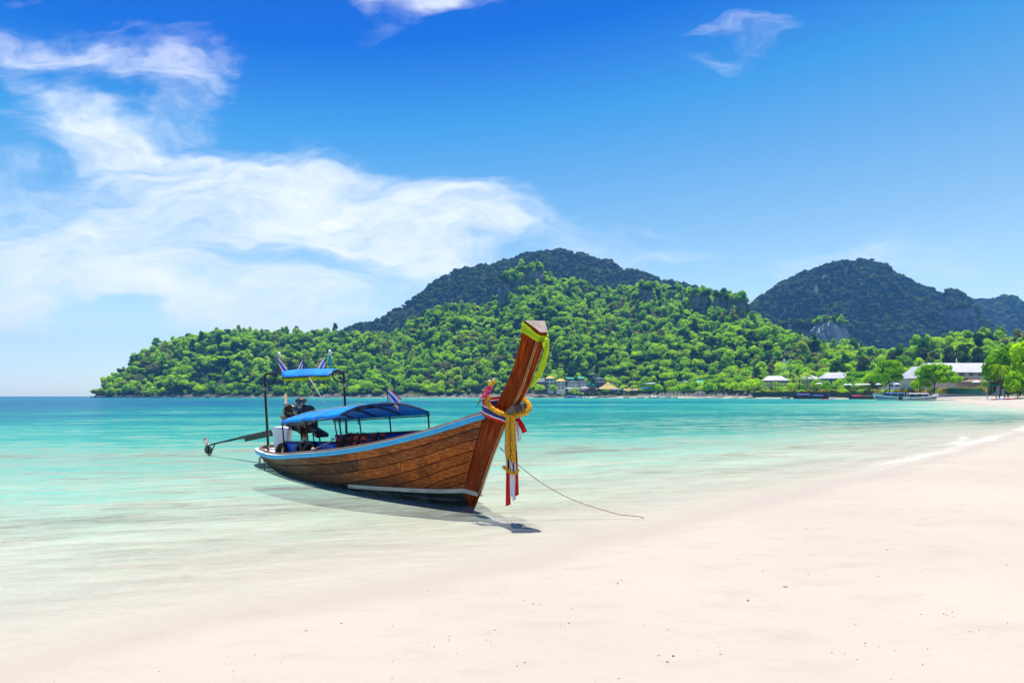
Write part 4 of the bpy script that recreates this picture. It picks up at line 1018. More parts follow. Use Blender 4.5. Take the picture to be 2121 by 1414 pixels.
def hull_wood():
    m = bpy.data.materials.new('weathered hull plank'); m.use_nodes = True; g = N(m.node_tree)
    out = g.new('ShaderNodeOutputMaterial'); b = g.new('ShaderNodeBsdfPrincipled'); g.link(b.outputs[0], out.inputs[0])
    tc = g.new('ShaderNodeTexCoord').outputs['Object']; rnd = g.new('ShaderNodeObjectInfo').outputs['Random']
    sep = g.new('ShaderNodeSeparateXYZ'); g.link(tc, sep.inputs[0])
    off = g.new('ShaderNodeCombineXYZ'); g.link(g.m('MULTIPLY', rnd, 37.0), off.inputs[1])
    v = g.v('ADD', tc, off.outputs[0])
    grain = g.noise(g.mapping(v, (.55, 11, 26)), 2.4, 9, .70, .5)
    blot = g.noise(g.mapping(v, (.8, 2, 2.2)), 1.5, 6, .65)
    drip = g.noise(g.mapping(tc, (2.6, 1, .75)), 1.5, 8, .72, 1.3)
    crack = g.noise(g.mapping(v, (.9, 6, 26)), 3.0, 6, .7, .8)
    speck = g.noise(v, 26, 4, .7)
    # bare orange timber towards the bow, silvery weathered timber aft
    bow = g.m('ADD', g.rng(sep.outputs[0], -3.4, -.6), g.m('MULTIPLY', g.m('SUBTRACT', rnd, .5), .75))
    low = g.rng(sep.outputs[2], 1.10, .62)
    warm = g.m('MULTIPLY', g.m('ADD', bow, g.m('MULTIPLY', g.m('SUBTRACT', blot, .5), 1.5)), g.m('ADD', .30, g.m('MULTIPLY', low, .95)), clamp=True)
    grey = g.ramp(grain, [(.30, (.050, .017, .008)), (.50, (.155, .062, .030)), (.70, (.34, .20, .12))])
    grey = g.mixc(g.m('MULTIPLY', g.rng(sep.outputs[0], -3.6, -5.6), .7), grey, g.ramp(grain, [(.30, (.08, .058, .036)), (.5, (.21, .165, .105)), (.7, (.32, .27, .19))]))
    red = g.ramp(grain, [(.30, (.10, .016, .004)), (.46, (.37, .085, .019)), (.68, (.74, .27, .065))])
    c = g.mixc(warm, grey, red)
    c = g.mixc(1.0, c, g.ramp(rnd, [(0, (.66, .60, .58)), (.5, (.85, .80, .78)), (1, (1.15, 1.06, .98))]), 'MULTIPLY')
    # old run-down stains, tar and salt
    c = g.mixc(g.m('MULTIPLY', g.rng(drip, .50, .64), g.rng(blot, .40, .62, .05, .85)), c, (.052, .022, .014))
    c = g.mixc(g.m('MULTIPLY', g.rng(crack, .60, .66), .8), c, (.035, .018, .012))
    c = g.mixc(g.m('MULTIPLY', g.rng(blot, .60, .80), .35), c, (.38, .33, .27))
    c = g.mixc(g.m('MULTIPLY', g.rng(speck, .66, .74), .8), c, (.03, .02, .017))
    grime = g.m('MULTIPLY', g.rng(g.m('ADD', sep.outputs[2], g.m('MULTIPLY', g.m('SUBTRACT', drip, .5), .7)), .34, .12), .75)
    c = g.mixc(grime, c, (.045, .040, .030))
    patch = g.rng(g.noise(g.mapping(tc, (.55, 1, 1.5)), 2.1, 7, .7, .6), .55, .68)
    c = g.mixc(g.m('MULTIPLY', patch, .62), c, (.070, .026, .016))
    g.link(c, b.inputs['Base Color']); g.link(g.rng(blot, .3, .7, .5, .8), b.inputs['Roughness'])
    b.inputs['Specular IOR Level'].default_value = .05
    g.link(g.bump(g.m('ADD', g.m('MULTIPLY', grain, .7), g.m('MULTIPLY', speck, .3)), .6, .006), b.inputs['Normal'])
    return m
def prow_wood(name, a, b_, c_, rough=.42):
    m = bpy.data.materials.new(name); m.use_nodes = True; g = N(m.node_tree)
    out = g.new('ShaderNodeOutputMaterial'); b = g.new('ShaderNodeBsdfPrincipled'); g.link(b.outputs[0], out.inputs[0])
    tc = g.new('ShaderNodeTexCoord').outputs['Object']
    v = g.mapping(tc, (1, 1, 1), (0, R(-28), 0)); v2 = g.mapping(v, (11, 9, .9))
    grain = g.noise(v2, 2.4, 7, .6, .8); blot = g.noise(tc, 2.6, 5, .6); fine = g.noise(g.mapping(v, (60, 60, 4)), 2, 3, .6)
    c = g.ramp(g.m('ADD', g.m('MULTIPLY', grain, .8), g.m('MULTIPLY', fine, .2)), [(.33, a), (.5, b_), (.68, c_)])
    sep = g.new('ShaderNodeSeparateXYZ'); g.link(tc, sep.inputs[0])
    worn = g.m('MULTIPLY', g.rng(sep.outputs[2], 1.25, .2), g.rng(blot, .48, .66))
    c = g.mixc(g.m('MULTIPLY', worn, .55), c, (.24, .12, .07))
    c = g.mixc(g.m('MULTIPLY', g.rng(g.noise(tc, 17, 4, .7), .62, .72), .5), c, (.035, .018, .012))
    g.link(c, b.inputs['Base Color']); g.link(g.rng(blot, .3, .7, rough - .0, rough + .2), b.inputs['Roughness'])
    b.inputs['Specular IOR Level'].default_value = .05
    g.link(g.bump(grain, .25, .004), b.inputs['Normal'])
    return m
W_HULL = hull_wood()
W_PROW = prow_wood('varnished prow timber', (.075, .008, .001), (.19, .027, .003), (.38, .072, .008))
W_END = mat('grey end grain', (.34, .27, .225), (.20, .155, .125), 9, 6, .85, .3, stretch=(1, 4, 1))
W_EDGE = mat('light edge trim', (.52, .32, .12), (.38, .21, .07), 8, 4, .55)
W_DARK = mat('dark rail wood', (.10, .058, .04), (.19, .125, .09), 4, 6, .7, .3, stretch=(.4, 5, 5))
W_GAP = mat('dark seam caulking', (.02, .014, .011), None, 8, 3, .9)
P_BLUE = mat('blue gunwale paint', (.010, .36, .72), (.06, .46, .76), 9, 6, .5, .15, lo=.3, hi=.72)
P_WHITE = mat('white cap paint', (.74, .73, .68), (.55, .52, .46), 7, 6, .55, lo=.45, hi=.8)
P_BOOT = mat('worn dark green bottom paint', (.018, .030, .024), (.11, .19, .165), 2.6, 7, .75, .2, spec=.12, lo=.50, hi=.70, stretch=(.8, 1, 1.6))
P_BATTEN = mat('grey white rubbing batten', (.54, .52, .43), (.36, .345, .28), 5, 6, .7, .2, stretch=(.5, 3, 3))
P_LINING = mat('dark blue inside paint', (.010, .045, .20), (.008, .03, .13), 3, 4, .6)
T_BLUE = mat('bright blue tarpaulin', (.001, .30, .80), (.001, .19, .60), 3.2, 7, .65, .7, bscale=7, trans=.25, bdist=.03)
T_NAVY = mat('deep blue tarpaulin', (.008, .075, .55), (.008, .055, .42), 2.2, 5, .5, .4, bscale=4, bdist=.03)
STEEL = mat('black painted tube', (.012, .012, .013), (.04, .033, .03), 14, 4, .45, .1, lo=.55, hi=.8)
TYRE = mat('tyre rubber', (.018, .018, .019), (.035, .034, .033), 8, 4, .75, .2)
ROPE = mat('pale rope', (.50, .44, .34), (.34, .29, .21), 40, 3, .9, .5, bscale=70)
M_FLOOR = mat('inner floor boards', (.20, .14, .10), (.11, .08, .06), 3, 5, .8)
DECKP = mat('faded deck paint', (.68, .62, .52), (.50, .43, .35), 4, 6, .7, .15)

S_CTRL = [(-8.44,.02,.385),(-8.42,.16,.385),(-8.34,.29,.38),(-8.12,.42,.38),(-7.7,.53,.375),(-7.2,.605,.375),(-6.5,.69,.385),(-5.6,.79,.44),(-4.5,.855,.545),(-3.5,.85,.64),(-2.5,.77,.755),(-1.5,.635,.905),(-.6,.44,1.085),(0,.275,1.235),(.28,.165,1.315),(.43,.085,1.355)]
C_CTRL = [(-7.60,.01,-.02),(-7.59,.09,-.02),(-7.56,.17,-.02),(-7.48,.25,-.02),(-7.25,.35,-.02),(-6.9,.44,-.02),(-6.2,.56,.0),(-5.4,.665,.03),(-4.4,.75,.06),(-3.4,.73,.09),(-2.6,.655,.12),(-1.7,.50,.155),(-.95,.335,.185),(-.52,.205,.205),(-.30,.115,.22),(-.18,.062,.23)]
def catmull(P, n):
    P = [Vector(p) for p in P]; out = []; m_ = len(P) - 1
    for i in range(n + 1):
        u = i / n * m_; k = min(int(u), m_ - 1); t = u - k
        p0, p1, p2, p3 = P[max(k - 1, 0)], P[k], P[k + 1], P[min(k + 2, m_)]
        out.append(.5 * ((2 * p1) + (p2 - p0) * t + (2 * p0 - 5 * p1 + 4 * p2 - p3) * t * t + (3 * p1 - p0 - 3 * p2 + p3) * t ** 3))
    return out
NS = 90
SHE, CHI = catmull(S_CTRL, NS), catmull(C_CTRL, NS)
for p in SHE + CHI: p.y = max(p.y, .01)
KEEL = [Vector((c.x + .05, .012, float(np.interp(c.x, [-7.6, -6.5, -4, -1, -.2], [-.12, -.22, -.24, -.2, -.16])))) for c in CHI]
def sect(i, v, side, off=0.0):
    s, c = SHE[i], CHI[i]; p = s.lerp(c, v)
    L_ = (s - c).length
    p = Vector((p.x, p.y + .085 * math.sin(math.pi * v) * min(1, s.y / .4) * min(1, L_), p.z))
    # outward direction from the plan shape of the sheer
    a, b_ = SHE[max(i - 1, 0)], SHE[min(i + 1, NS)]
    t = Vector((b_.x - a.x, b_.y - a.y, 0)).normalized(); nrm = Vector((-t.y, t.x, 0))
    if nrm.y < 0 and i > 6: nrm = -nrm
    p = p + nrm * (off if off > 0 else -min(-off, max(0.0, p.y - .012)))
    return Vector((p.x, p.y * side, p.z))
boat = thing('longtail_boat', 'weathered wooden longtail boat with blue gunwale and tall prow moored in the shallows', 'boat')
boat.matrix_world = BM
def P_(b, name, mats, parent=None, **k): return b.build(name, mats, parent or boat, **k)

# strakes, plank by plank with recessed seams
def plank(side, d0, d1, i0, i1):
    b = MB(); T = []; Bm = []; idx = []
    gap = .0075
    for i in range(i0, i1 + 1):
        L_ = (SHE[i] - CHI[i]).length
        if d0 + .03 >= L_: continue
        a = (d0 + gap) / L_; z = min((d1 - gap) / L_, 1.0)
        idx.append((i, a, z))
    if len(idx) < 3: return None
    cols = []
    for q, (i, a, z) in enumerate(idx):
        ring = []
        for w, off in ((a, -.016), (a, .0), (a + (z - a) * .06, .004), ((a + z) / 2, .005), (a + (z - a) * .94, .004), (z, .0), (z, -.016)):
            p = sect(i, w, side, off)
            if q == 0 or q == len(idx) - 1:                       # small gap at the butt joint
                p.x += .006 if q == 0 else -.006
            ring.append(p)
        cols.append(ring)
    n = 7; V = [p for r_ in cols for p in r_]; fs = []
    for i in range(len(cols) - 1):
        for k in range(n - 1): fs.append((i * n + k, i * n + k + 1, (i + 1) * n + k + 1, (i + 1) * n + k))
    b.add(V, fs, 0, False)
    return P_(b, 'plank', W_HULL)
widths = [.155, .185, .19, .19, .185, .18, .18, .18]
rp = random.Random(4)
for side in (-1, 1):
    d = .05
    for k, w in enumerate(widths):
        cuts = [0, NS]
        if k < 2: cuts = [0, rp.randint(28, 36), rp.randint(56, 66), NS]
        elif k < 4: cuts = [0, rp.randint(40, 50), rp.randint(68, 74), NS]
        else: cuts = [0, rp.randint(66, 72), NS]
        for a, z in zip(cuts[:-1], cuts[1:]): plank(side, d, d + w, a, z)
        d += w
# dark shell behind the seams, blue inside, bottom
for off, name, m_ in ((-.014, 'hull_shell', W_GAP), (-.034, 'inner_lining', P_LINING)):
    b = MB(); rings = []
    for i in range(NS + 1):
        ring = [sect(i, v, -1, off) for v in (0, .25, .5, .75, 1)]
        k_ = KEEL[i]; kk = Vector((k_.x, 0, k_.z + (.03 if off < -.02 else .01)))
        ring += [kk] + [sect(i, v, 1, off) for v in (1, .75, .5, .25, 0)]
        rings.append(ring)
    b.loft(rings, False, False, 0, True); P_(b, name, m_)
b = MB(); rings = []
for i in range(NS + 1):
    k_ = KEEL[i]; c = CHI[i]; ring = []
    for side in (-1, 1):
        pts = [sect(i, 1, side, .001)]
        for t in (.3, .6, .85): pts.append(Vector((c.x + (k_.x - c.x) * t, side * c.y * (1 - t ** 1.7), c.z + (k_.z - c.z) * (t ** .85))))
        if side == 1: pts = [Vector((k_.x, 0, k_.z))] + pts[::-1]
        ring += pts
    rings.append(ring)
b.loft(rings, False, False, 0, True); P_(b, 'bottom', P_BOOT)
def swept(idx, fn, sec, side_path=None):
    """sweep a closed section along stations; fn(i) gives point and outward direction"""
    rings = []
    for i in idx:
        p, o_, u_ = fn(i); rings.append([p + o_ * a + u_ * c for a, c in sec])
    b = MB(); b.loft(rings, True, True, 0, False); return b
path = [(i, -1) for i in range(NS, -1, -1)] + [(i, 1) for i in range(1, NS + 1)]
def gfn(q):
    i, s = q; p = sect(i, 0, s)
    k = path.index(q); a = sect(*((lambda z: (z[0], 0, z[1]))(path[max(k - 1, 0)]))); c = sect(*((lambda z: (z[0], 0, z[1]))(path[min(k + 1, len(path) - 1)])))
    t = (c - a); t.z = 0; t.normalize()
    return p, Vector((t.y, -t.x, 0)) * -1 if False else Vector((-t.y, t.x, 0)) * (1), Vector((0, 0, 1))
# make sure "outward" really points out
_p, _o, _u = gfn(path[NS // 2]); OUTS = 1 if _o.y < 0 else -1
def gf(q): p, o_, u_ = gfn(q); return p, o_ * OUTS, u_
b = swept(path, gf, [(-.002, -.062), (.036, -.062), (.040, -.03), (.036, .010), (-.002, .010)]); P_(b, 'gunwale', P_BLUE)
b = swept(path, gf, [(-.035, .011), (.036, .011), (.034, .022), (-.035, .022)]); P_(b, 'gunwale_cap', P_WHITE)
b = swept(path, gf, [(-.105, -.02), (-.037, -.02), (-.038, .046), (-.05, .054), (-.095, .054), (-.105, .046)]); P_(b, 'top_rail', W_DARK)
# batten over the bottom paint, from amidships to the stem
st = [i for i in range(NS + 1) if CHI[i].x > -2.75]
for s in (-1, 1):
    rings = []
    for i in st:
        p = sect(i, 1, s); o_ = Vector((.12, s, 0)).normalized()
        rings.append([p + o_ * a + Vector((0, 0, c)) for a, c in ((-.005, -.034), (.022, -.034), (.026, .0), (.020, .026), (-.005, .026))])
    rings.append([Vector((.085, s * .024, .205)) + Vector((0, s * a, c)) for a, c in ((-.005, -.034), (.022, -.034), (.026, 0), (.020, .026), (-.005, .026))])
    b = MB(); b.loft(rings, True, True); P_(b, 'rubbing_batten', P_BATTEN)
# stem and prow, one timber
PROW = [((-.34,.03,-.22),(-.20,.02,-.22)),((-.30,.045,-.10),(-.10,.022,-.10)),((-.28,.058,.10),(.02,.023,.06)),((-.225,.066,.23),(.105,.024,.20)),((.085,.072,.78),(.44,.026,.76)),((.325,.084,1.20),(.73,.028,1.18)),((.46,.082,1.36),(.90,.034,1.36)),
  ((.66,.068,1.50),(1.03,.044,1.49)),((.80,.078,1.64),(1.14,.048,1.60)),((.935,.09,1.78),(1.25,.052,1.74)),((1.10,.11,1.97),(1.385,.056,1.97)),((1.27,.14,2.22),(1.51,.060,2.18)),((1.385,.162,2.42),(1.585,.064,2.31)),((1.45,.175,2.555),(1.63,.066,2.395))]
b = MB(); rings = []
for (xb, yb, zb), (xf, yf, zf) in PROW:
    bk, fr = Vector((xb, 0, zb)), Vector((xf, 0, zf)); e = .012
    rings.append([Vector((xb, -yb + e, zb)), Vector((xb + (xf - xb) * .04, -yb, zb + (zf - zb) * .04)), Vector((xf - (xf - xb) * .05, -yf, zf - (zf - zb) * .05)), Vector((xf, -yf + e, zf)),
                  Vector((xf, yf - e, zf)), Vector((xf - (xf - xb) * .05, yf, zf - (zf - zb) * .05)), Vector((xb + (xf - xb) * .04, yb, zb + (zf - zb) * .04)), Vector((xb, yb - e, zb))])
b.loft(rings, True, True, 0, False); stem = P_(b, 'prow', W_PROW)
b = MB(); (xb, yb, zb), (xf, yf, zf) = PROW[-1]
up = Vector((.35, 0, .5)).normalized() * .006
b.prism([Vector((xb + .004, -yb + .006, zb)) + up * .2, Vector((xf - .004, -yf + .004, zf)) + up * .2, Vector((xf - .004, yf - .004, zf)) + up * .2, Vector((xb + .004, yb - .006, zb)) + up * .2], up); P_(b, 'end_cap', W_END, stem)
for s in (-1, 1):                                       # pale edge strips on the forward face
    for inset in (.0, .034):
        pts = []
        for (xb, yb, zb), (xf, yf, zf) in PROW[6:-1]:
            pts.append(Vector((xf + .003 - inset * .9, s * (yf + (.001 if inset == 0 else .006)), zf + .004 - inset * .1)))
        b = MB(); b.tube(pts, .006, 5); P_(b, 'edge_strip', W_EDGE, stem)
    pts = [Vector((xf + .002, s * (yf - .001), zf)) for (xb, yb, zb), (xf, yf, zf) in PROW[3:7]]
    b = MB(); b.tube(pts, .005, 5); P_(b, 'edge_strip', W_EDGE, stem)
# cross block at the root of the prow
b = MB(); b.box((1.03, .02, 1.425), (.15, .29, .085), Euler((R(4), R(-26), R(4))).to_matrix()); P_(b, 'cross_block', W_DARK)
# decks and floor
b = MB(); pts = []
for i in range(0, NS + 1):
    if SHE[i].x < -6.0: pts.append(i)
rings = [[Vector((sect(i, 0, -1, -.09).x, sect(i, 0, -1, -.09).y, SHE[i].z - .02)), Vector((sect(i, 0, 1, -.09).x, sect(i, 0, 1, -.09).y, SHE[i].z - .02))] for i in pts]
b.loft(rings, False); P_(b, 'stern_deck', DECKP, recalc=False)
b = MB(); pts = [i for i in range(NS + 1) if -6.02 < SHE[i].x < -.1]
rings = [[Vector((SHE[i].x, -SHE[i].y * .86, .10)), Vector((SHE[i].x, SHE[i].y * .86, .10))] for i in pts]
b.loft(rings, False); P_(b, 'floor', M_FLOOR, recalc=False)
b = MB(); b.box((-6.0, 0, .2), (.03, 1.3, .36)); P_(b, 'bulkhead', P_LINING)
for x in (-4.6, -3.0, -1.7):
    hw = float(np.interp(x, [-5.6, -3.5, -1.5], [.76, .82, .60])); b = MB(); b.box((x, 0, .40 + (x + 4.6) * .06), (.26, 2 * hw, .04)); P_(b, 'bench', M_FLOOR)
# side screens
def sheet(top, bot, n=14, wav=.012, th=.008):
    rings = []
    for i in range(n + 1):
        t = i / n; a = Vector(top[0]).lerp(Vector(top[1]), t); c = Vector(bot[0]).lerp(Vector(bot[1]), t)
        ring = []
        for k in range(5):
            p = a.lerp(c, k / 4); p.y += wav * math.sin(i * 2.1 + k * 1.3) * math.sin(k / 4 * math.pi) 
            ring.append(p)
        rings.append(ring + [p + Vector((0, th, 0)) for p in ring[::-1]])
    b = MB(); b.loft(rings, True, True, 0, True); return b
b = sheet(((-6.08, -.52, .665), (-3.42, -.57, .80)), ((-6.08, -.50, .20), (-3.42, -.55, .40))); scr = P_(b, 'side_screen', T_NAVY)
b = MB(); b.tube([(-6.12, -.52, .675), (-3.40, -.57, .81)], .016, 8); P_(b, 'screen_rail', STEEL, scr)
b = MB()
for k in range(16):
    t = (k + .5) / 16; p = Vector((-6.08, -.535, .665)).lerp(Vector((-3.42, -.585, .80)), t); b.tube([p + Vector((-.01, 0, .015)), p + Vector((.012, -.002, -.028))], .005, 4)
P_(b, 'lacing', STEEL, scr)
b = sheet(((-6.1, .62, .70), (-1.2, .60, 1.02)), ((-6.1, .60, .25), (-1.2, .56, .62)), 24); P_(b, 'side_screen', T_NAVY)
b = MB(); b.tube([(-6.1, .62, .71), (-1.2, .60, 1.03)], .016, 8); P_(b, 'screen_rail', STEEL)

# canopy: arched tarpaulin on a tube frame
can = bpy.data.objects.new('canopy', None); col.objects.link(can); can.parent = boat
XR, XF = -6.05, -2.62
def can_pt(u, w):
    """u 0..1 stern to bow, w -1..1 near to far side"""
    x = XR + (XF - XR) * u + .46 * w * u
    if u < .999: pass
    eave_n = 1.095 + .215 * u; eave_f = 1.07 + .22 * u; crown = 1.255 + .23 * u
    e = eave_n + (eave_f - eave_n) * (w + 1) / 2
    z = e + (crown - e) * (1 - abs(w) ** (1.25 + 1.0 * u))
    y = w * (.57 + .05 * u)
    return Vector((x, y, z))
b = MB(); rings = []
for i in range(25):
    u = i / 24; top = []; bot = []
    for k in range(23):
        w = -1 + 2 * k / 22; p = can_pt(u, w); sag = -.014 * math.sin(u * math.pi * 5) ** 2 * (1 - w * w); wr = .006 * math.sin(u * 31 + w * 7) + .004 * math.sin(w * 23 + u * 9)
        p.z += sag + wr + .012; top.append(p); bot.append(p - Vector((0, 0, .006)))
    n_, f_ = can_pt(u, -1), can_pt(u, 1)
    sk = .045 + .012 * math.sin(u * 24)
    top = [n_ + Vector((0, -.010, -sk))] + top + [f_ + Vector((0, .010, -.04))]
    bot = [n_ + Vector((0, -.004, -sk))] + bot + [f_ + Vector((0, .004, -.04))]
    rings.append(top + bot[::-1])
b.loft(rings, True, True, 0, True); tarp = P_(b, 'tarpaulin', T_BLUE, can)
for u in (0.0, .25, .5, .75, 1.0):
    b = MB(); b.tube([can_pt(u, -1 + 2 * k / 20) - Vector((0, 0, .016)) for k in range(21)], .014, 7); P_(b, 'rib', STEEL, can)
for w in (-1, -.35, .35, 1):
    b = MB(); b.tube([can_pt(u / 10, w) - Vector((0, 0, .02 if abs(w) < 1 else .06)) for u in range(11)], .013, 7); P_(b, 'stringer', STEEL, can)
def post(w, u, base_z, by=None):
    p = can_pt(u, w) - Vector((0, 0, .03)); q = Vector((p.x - .01, p.y if by is None else by, base_z))
    b = MB(); b.tube([q, p], .0155, 8); P_(b, 'post', STEEL, can)
for u, bz in ((0.02, .40), (.46, .45), (.98, .55)): post(-1, u, bz, -.545)
for u, bz in ((.02, .45), (.32, .52), (.64, .62), (.99, .80)): post(1, u, bz, .64)
def brace(c, rad, flip):
    b = MB(); b.tube([Vector(c) + Vector((math.cos(a) * rad * flip, 0, math.sin(a) * rad)) for a in np.linspace(-math.pi / 2, math.pi / 2, 9)], .010, 6); P_(b, 'brace', STEEL, can)
p = can_pt(.98, -1); brace((p.x + .01, p.y, p.z - .10), .055, 1)
p = can_pt(.32, 1); brace((p.x - .02, p.y, p.z - .09), .05, -1)
b = MB()
for k in range(26):
    p = can_pt((k + .5) / 26, -1); b.tube([p + Vector((0, -.014, -.03)), p + Vector((.015, -.012, -.068))], .0045, 4)
P_(b, 'lacing', STEEL, can)
for u in (.10, .38, .62):
    b = MB(); b.tube([can_pt(u, -1) + Vector((-.05, -.015, -.10))] + [can_pt(u + .09 * (w + 1) + .0, w) + Vector((0, 0, .028)) for w in np.linspace(-1, .9, 14)], .006, 5); P_(b, 'tie_rope', ROPE, can)

# tube arch over the stern with its little awning
arch = bpy.data.objects.new('stern_arch', None); col.objects.link(arch); arch.parent = boat
A0, A1 = Vector((-7.12, -.50, .36)), Vector((-5.72, .72, .60))
zt = 2.115
def arcpts(P0, P1, top, rad=.09):
    d = (P1 - P0); d.z = 0; d.normalize(); up = Vector((0, 0, 1))
    a = Vector((P0.x, P0.y, top - rad)); c = a + d * rad; pts = [P0]
    for k in range(7):
        an = math.pi - k * math.pi / 12; pts.append(c + d * rad * math.cos(an) + up * rad * math.sin(an))
    a2 = Vector((P1.x, P1.y, top - rad)); c2 = a2 - d * rad
    for k in range(7):
        an = math.pi / 2 - k * math.pi / 12; pts.append(c2 + d * rad * math.cos(an) + up * rad * math.sin(an))
    return pts + [P1]
AP = arcpts(A0, A1, zt); b = MB(); b.tube(AP, .026, 10); P_(b, 'arch_tube', STEEL, arch)
da = (A1 - A0); da.z = 0; da.normalize()
for P0, sg in ((A0, 1), (A1, -1)):
    q = Vector((P0.x, P0.y, zt)); b = MB()
    b.tube([q + da * sg * .26 - Vector((0, 0, .01)), q + da * sg * .255 - Vector((0, 0, .12)), q + da * sg * .20 - Vector((0, 0, .20)), q + da * sg * .12 - Vector((0, 0, .235)), q - Vector((0, 0, .235))], .018, 8); P_(b, 'corner_brace', STEEL, arch)
    b = MB()
    for k in range(4): b.tube([q + Vector((math.cos(a) * .034, math.sin(a) * .034, -.30 - k * .018)) for a in np.linspace(0, 6.28, 9)], .009, 5)
    P_(b, 'rope_lashing', ROPE, arch)
    b = MB(); z1 = 1.0 if sg == 1 else 1.55
    zb_ = .55 if sg == 1 else 1.25
    L0 = q + da * sg * .05 + Vector((.02, -.03, -.30)); L1 = Vector((L0.x + .02, L0.y, zb_))
    b.tube([L0, L0.lerp(L1, .5) + Vector((.012, 0, 0)), L1] + ([L1 + Vector((.03, -.02, -.08)), L1 + Vector((0, -.03, -.12)), L1 + Vector((-.03, -.02, -.07)), L1 + Vector((-.005, 0, .02))] if sg == 1 else []), .006, 5); P_(b, 'hanging_cord', ROPE, arch)
# awning
na = Vector((da.y, -da.x, 0)); na = na if na.dot(Vector((0.779, 0.627, 0)) * 0 + Vector((.9, -.1, 0))) > 0 else -na
m0 = Vector((A0.x, A0.y, zt)); LA = (Vector((A1.x, A1.y, 0)) - Vector((A0.x, A0.y, 0))).length
rings = []
for i in range(15):
    t = i / 14; f0 = m0 + da * (LA * (.17 + .72 * t)) - na * .16 + Vector((0, 0, .045 + .035 * math.sin(math.pi * t)))
    f1 = m0 + da * (LA * (.29 + .58 * t)) + na * .20 + Vector((0, 0, -.085 + .01 * math.sin(math.pi * t)))
    mid = (f0 + f1) / 2 + Vector((0, 0, .035 + .004 * math.sin(i * 2.3)))
    tp = [f0, f0.lerp(mid, .5) + Vector((0, 0, .006)), mid, mid.lerp(f1, .5) + Vector((0, 0, .006)), f1]
    rings.append(tp + [p - Vector((0, 0, .012)) for p in tp[::-1]])
b = MB(); b.loft(rings, True, True, 0, True); aw = P_(b, 'awning', T_BLUE, arch)
b = MB(); b.tube([r_[4] + Vector((0, 0, -.022)) for r_ in rings], .012, 6); b.tube([r_[0] + Vector((0, 0, -.022)) for r_ in rings], .012, 6)
for j in (0, -1): b.tube([p - Vector((0, 0, .02)) for p in rings[j][:5]], .012, 6)
P_(b, 'awning_frame', STEEL, aw)
Y_CLOTH = mat('acid yellow cloth', (.66, .74, .015), (.52, .62, .015), 9, 4, .75, .4, trans=.3)
rr = random.Random(9); fr = []
for i in range(29):
    p = rings[0][4].lerp(rings[-1][4], .02 + .98 * i / 28) + Vector((0, 0, -.035)); dz = .062 + .012 * math.sin(i * 1.1) + rr.uniform(-.006, .006); y_ = na * (.012 * math.sin(i * 1.7))
    fr.append([p + na * .004, p + y_ + Vector((0, 0, -dz * .5)), p + y_ * 1.6 + Vector((0, 0, -dz)), p + y_ * 1.6 + Vector((0, 0, -dz)) - na * .006, p + y_ - na * .006 + Vector((0, 0, -dz * .5)), p - na * .003])
b = MB(); b.loft(fr, True, True, 0, True)
carried(b, 'yellow_bunting', Y_CLOTH, fr[14][0], 'acid yellow cloth strip tied under the small stern awning', 'cloth')
for t_, lab in ((.03, 'left yellow cloth tassel hanging below the stern awning'), (.93, 'right yellow cloth tassel hanging below the stern awning')):
    p = rings[0][4].lerp(rings[-1][4], t_) + Vector((0, 0, -.09)); b = MB(); b.tube([p, p + Vector((0, 0, -.07))], .004, 5, mi=0); b.blob(p + Vector((.0, 0, -.115)), (.05, .03, .045), 1, .2)
    carried(b, 'cloth_tassel', Y_CLOTH, p, lab, 'tassel')
b = MB(); p0 = rings[8][4] + Vector((0, 0, -.03)); b.tube([p0, Vector((-5.10, .02, 1.40))], .007, 6); b.tube([p0 + da * .02, p0 + da * .05 + Vector((0, 0, -.35))], .005, 5)
carried(b, 'stay_rope', ROPE, p0, 'thin pale rope running from the stern awning to the canopy', 'rope')

# flags and light bottles on the awning
FL = [mat('flag red', (.58, .03, .05), None, 6, 2, .8, trans=.25), mat('flag white', (.78, .76, .78), None, 6, 2, .8, trans=.25), mat('flag blue', (.09, .08, .50), None, 6, 2, .8, trans=.25)]
def flag(base, h, dirv, label, droop=.75, wv=0.0, sz=.21):
    base = Vector(base); b = MB(); b.tube([base + Vector((0, 0, -.03)), base + Vector((0, 0, h))], .008, 6, mi=3)
    d = Vector(dirv).normalized(); n = Vector((-d.y, d.x, 0)); cols = []
    for i in range(9):
        u = i / 8; ring = []
        for k, v in enumerate((0, .11, .36, .64, .89, 1)):
            drop = droop * u * sz * 1.05
            p = base + Vector((0, 0, h - .01 - v * sz * .72 - drop - .12 * u * v * sz)) + d * (u * sz * (1.0 - .45 * droop) + u * (1 - v) * sz * .34) + n * (wv + .02) * math.sin(u * 5 + v * 2) * u
            ring.append(p)
        cols.append(ring)
    for i in range(8):
        for k in range(5):
            b.add([cols[i][k], cols[i + 1][k], cols[i + 1][k + 1], cols[i][k + 1]], [(0, 1, 2, 3)], (0, 1, 2, 1, 0)[k], True)
    return carried(b, 'flag', FL + [STEEL], base, label, 'flag', 'small striped flags on the boat')
ft = lambda t: rings[0][0].lerp(rings[-1][0], t) + Vector((0, 0, .03))
flag(ft(.02) - da * .10, .33, da, 'small red white and blue flag at the left end of the stern awning', .9, .01, .27)
flag(ft(.40), .25, -da, 'smallest limp striped flag at the middle of the stern awning', 1.15, .0, .20)
flag(ft(.80), .30, -da, 'small red white and blue flag at the right end of the stern awning', .95, .01, .29)
pf = can_pt(.985, .12); flag((pf.x, pf.y, pf.z + .02), .27, (.779 * .6, .6, 0), 'small striped flag standing on the front edge of the blue canopy', .85, .01, .25)
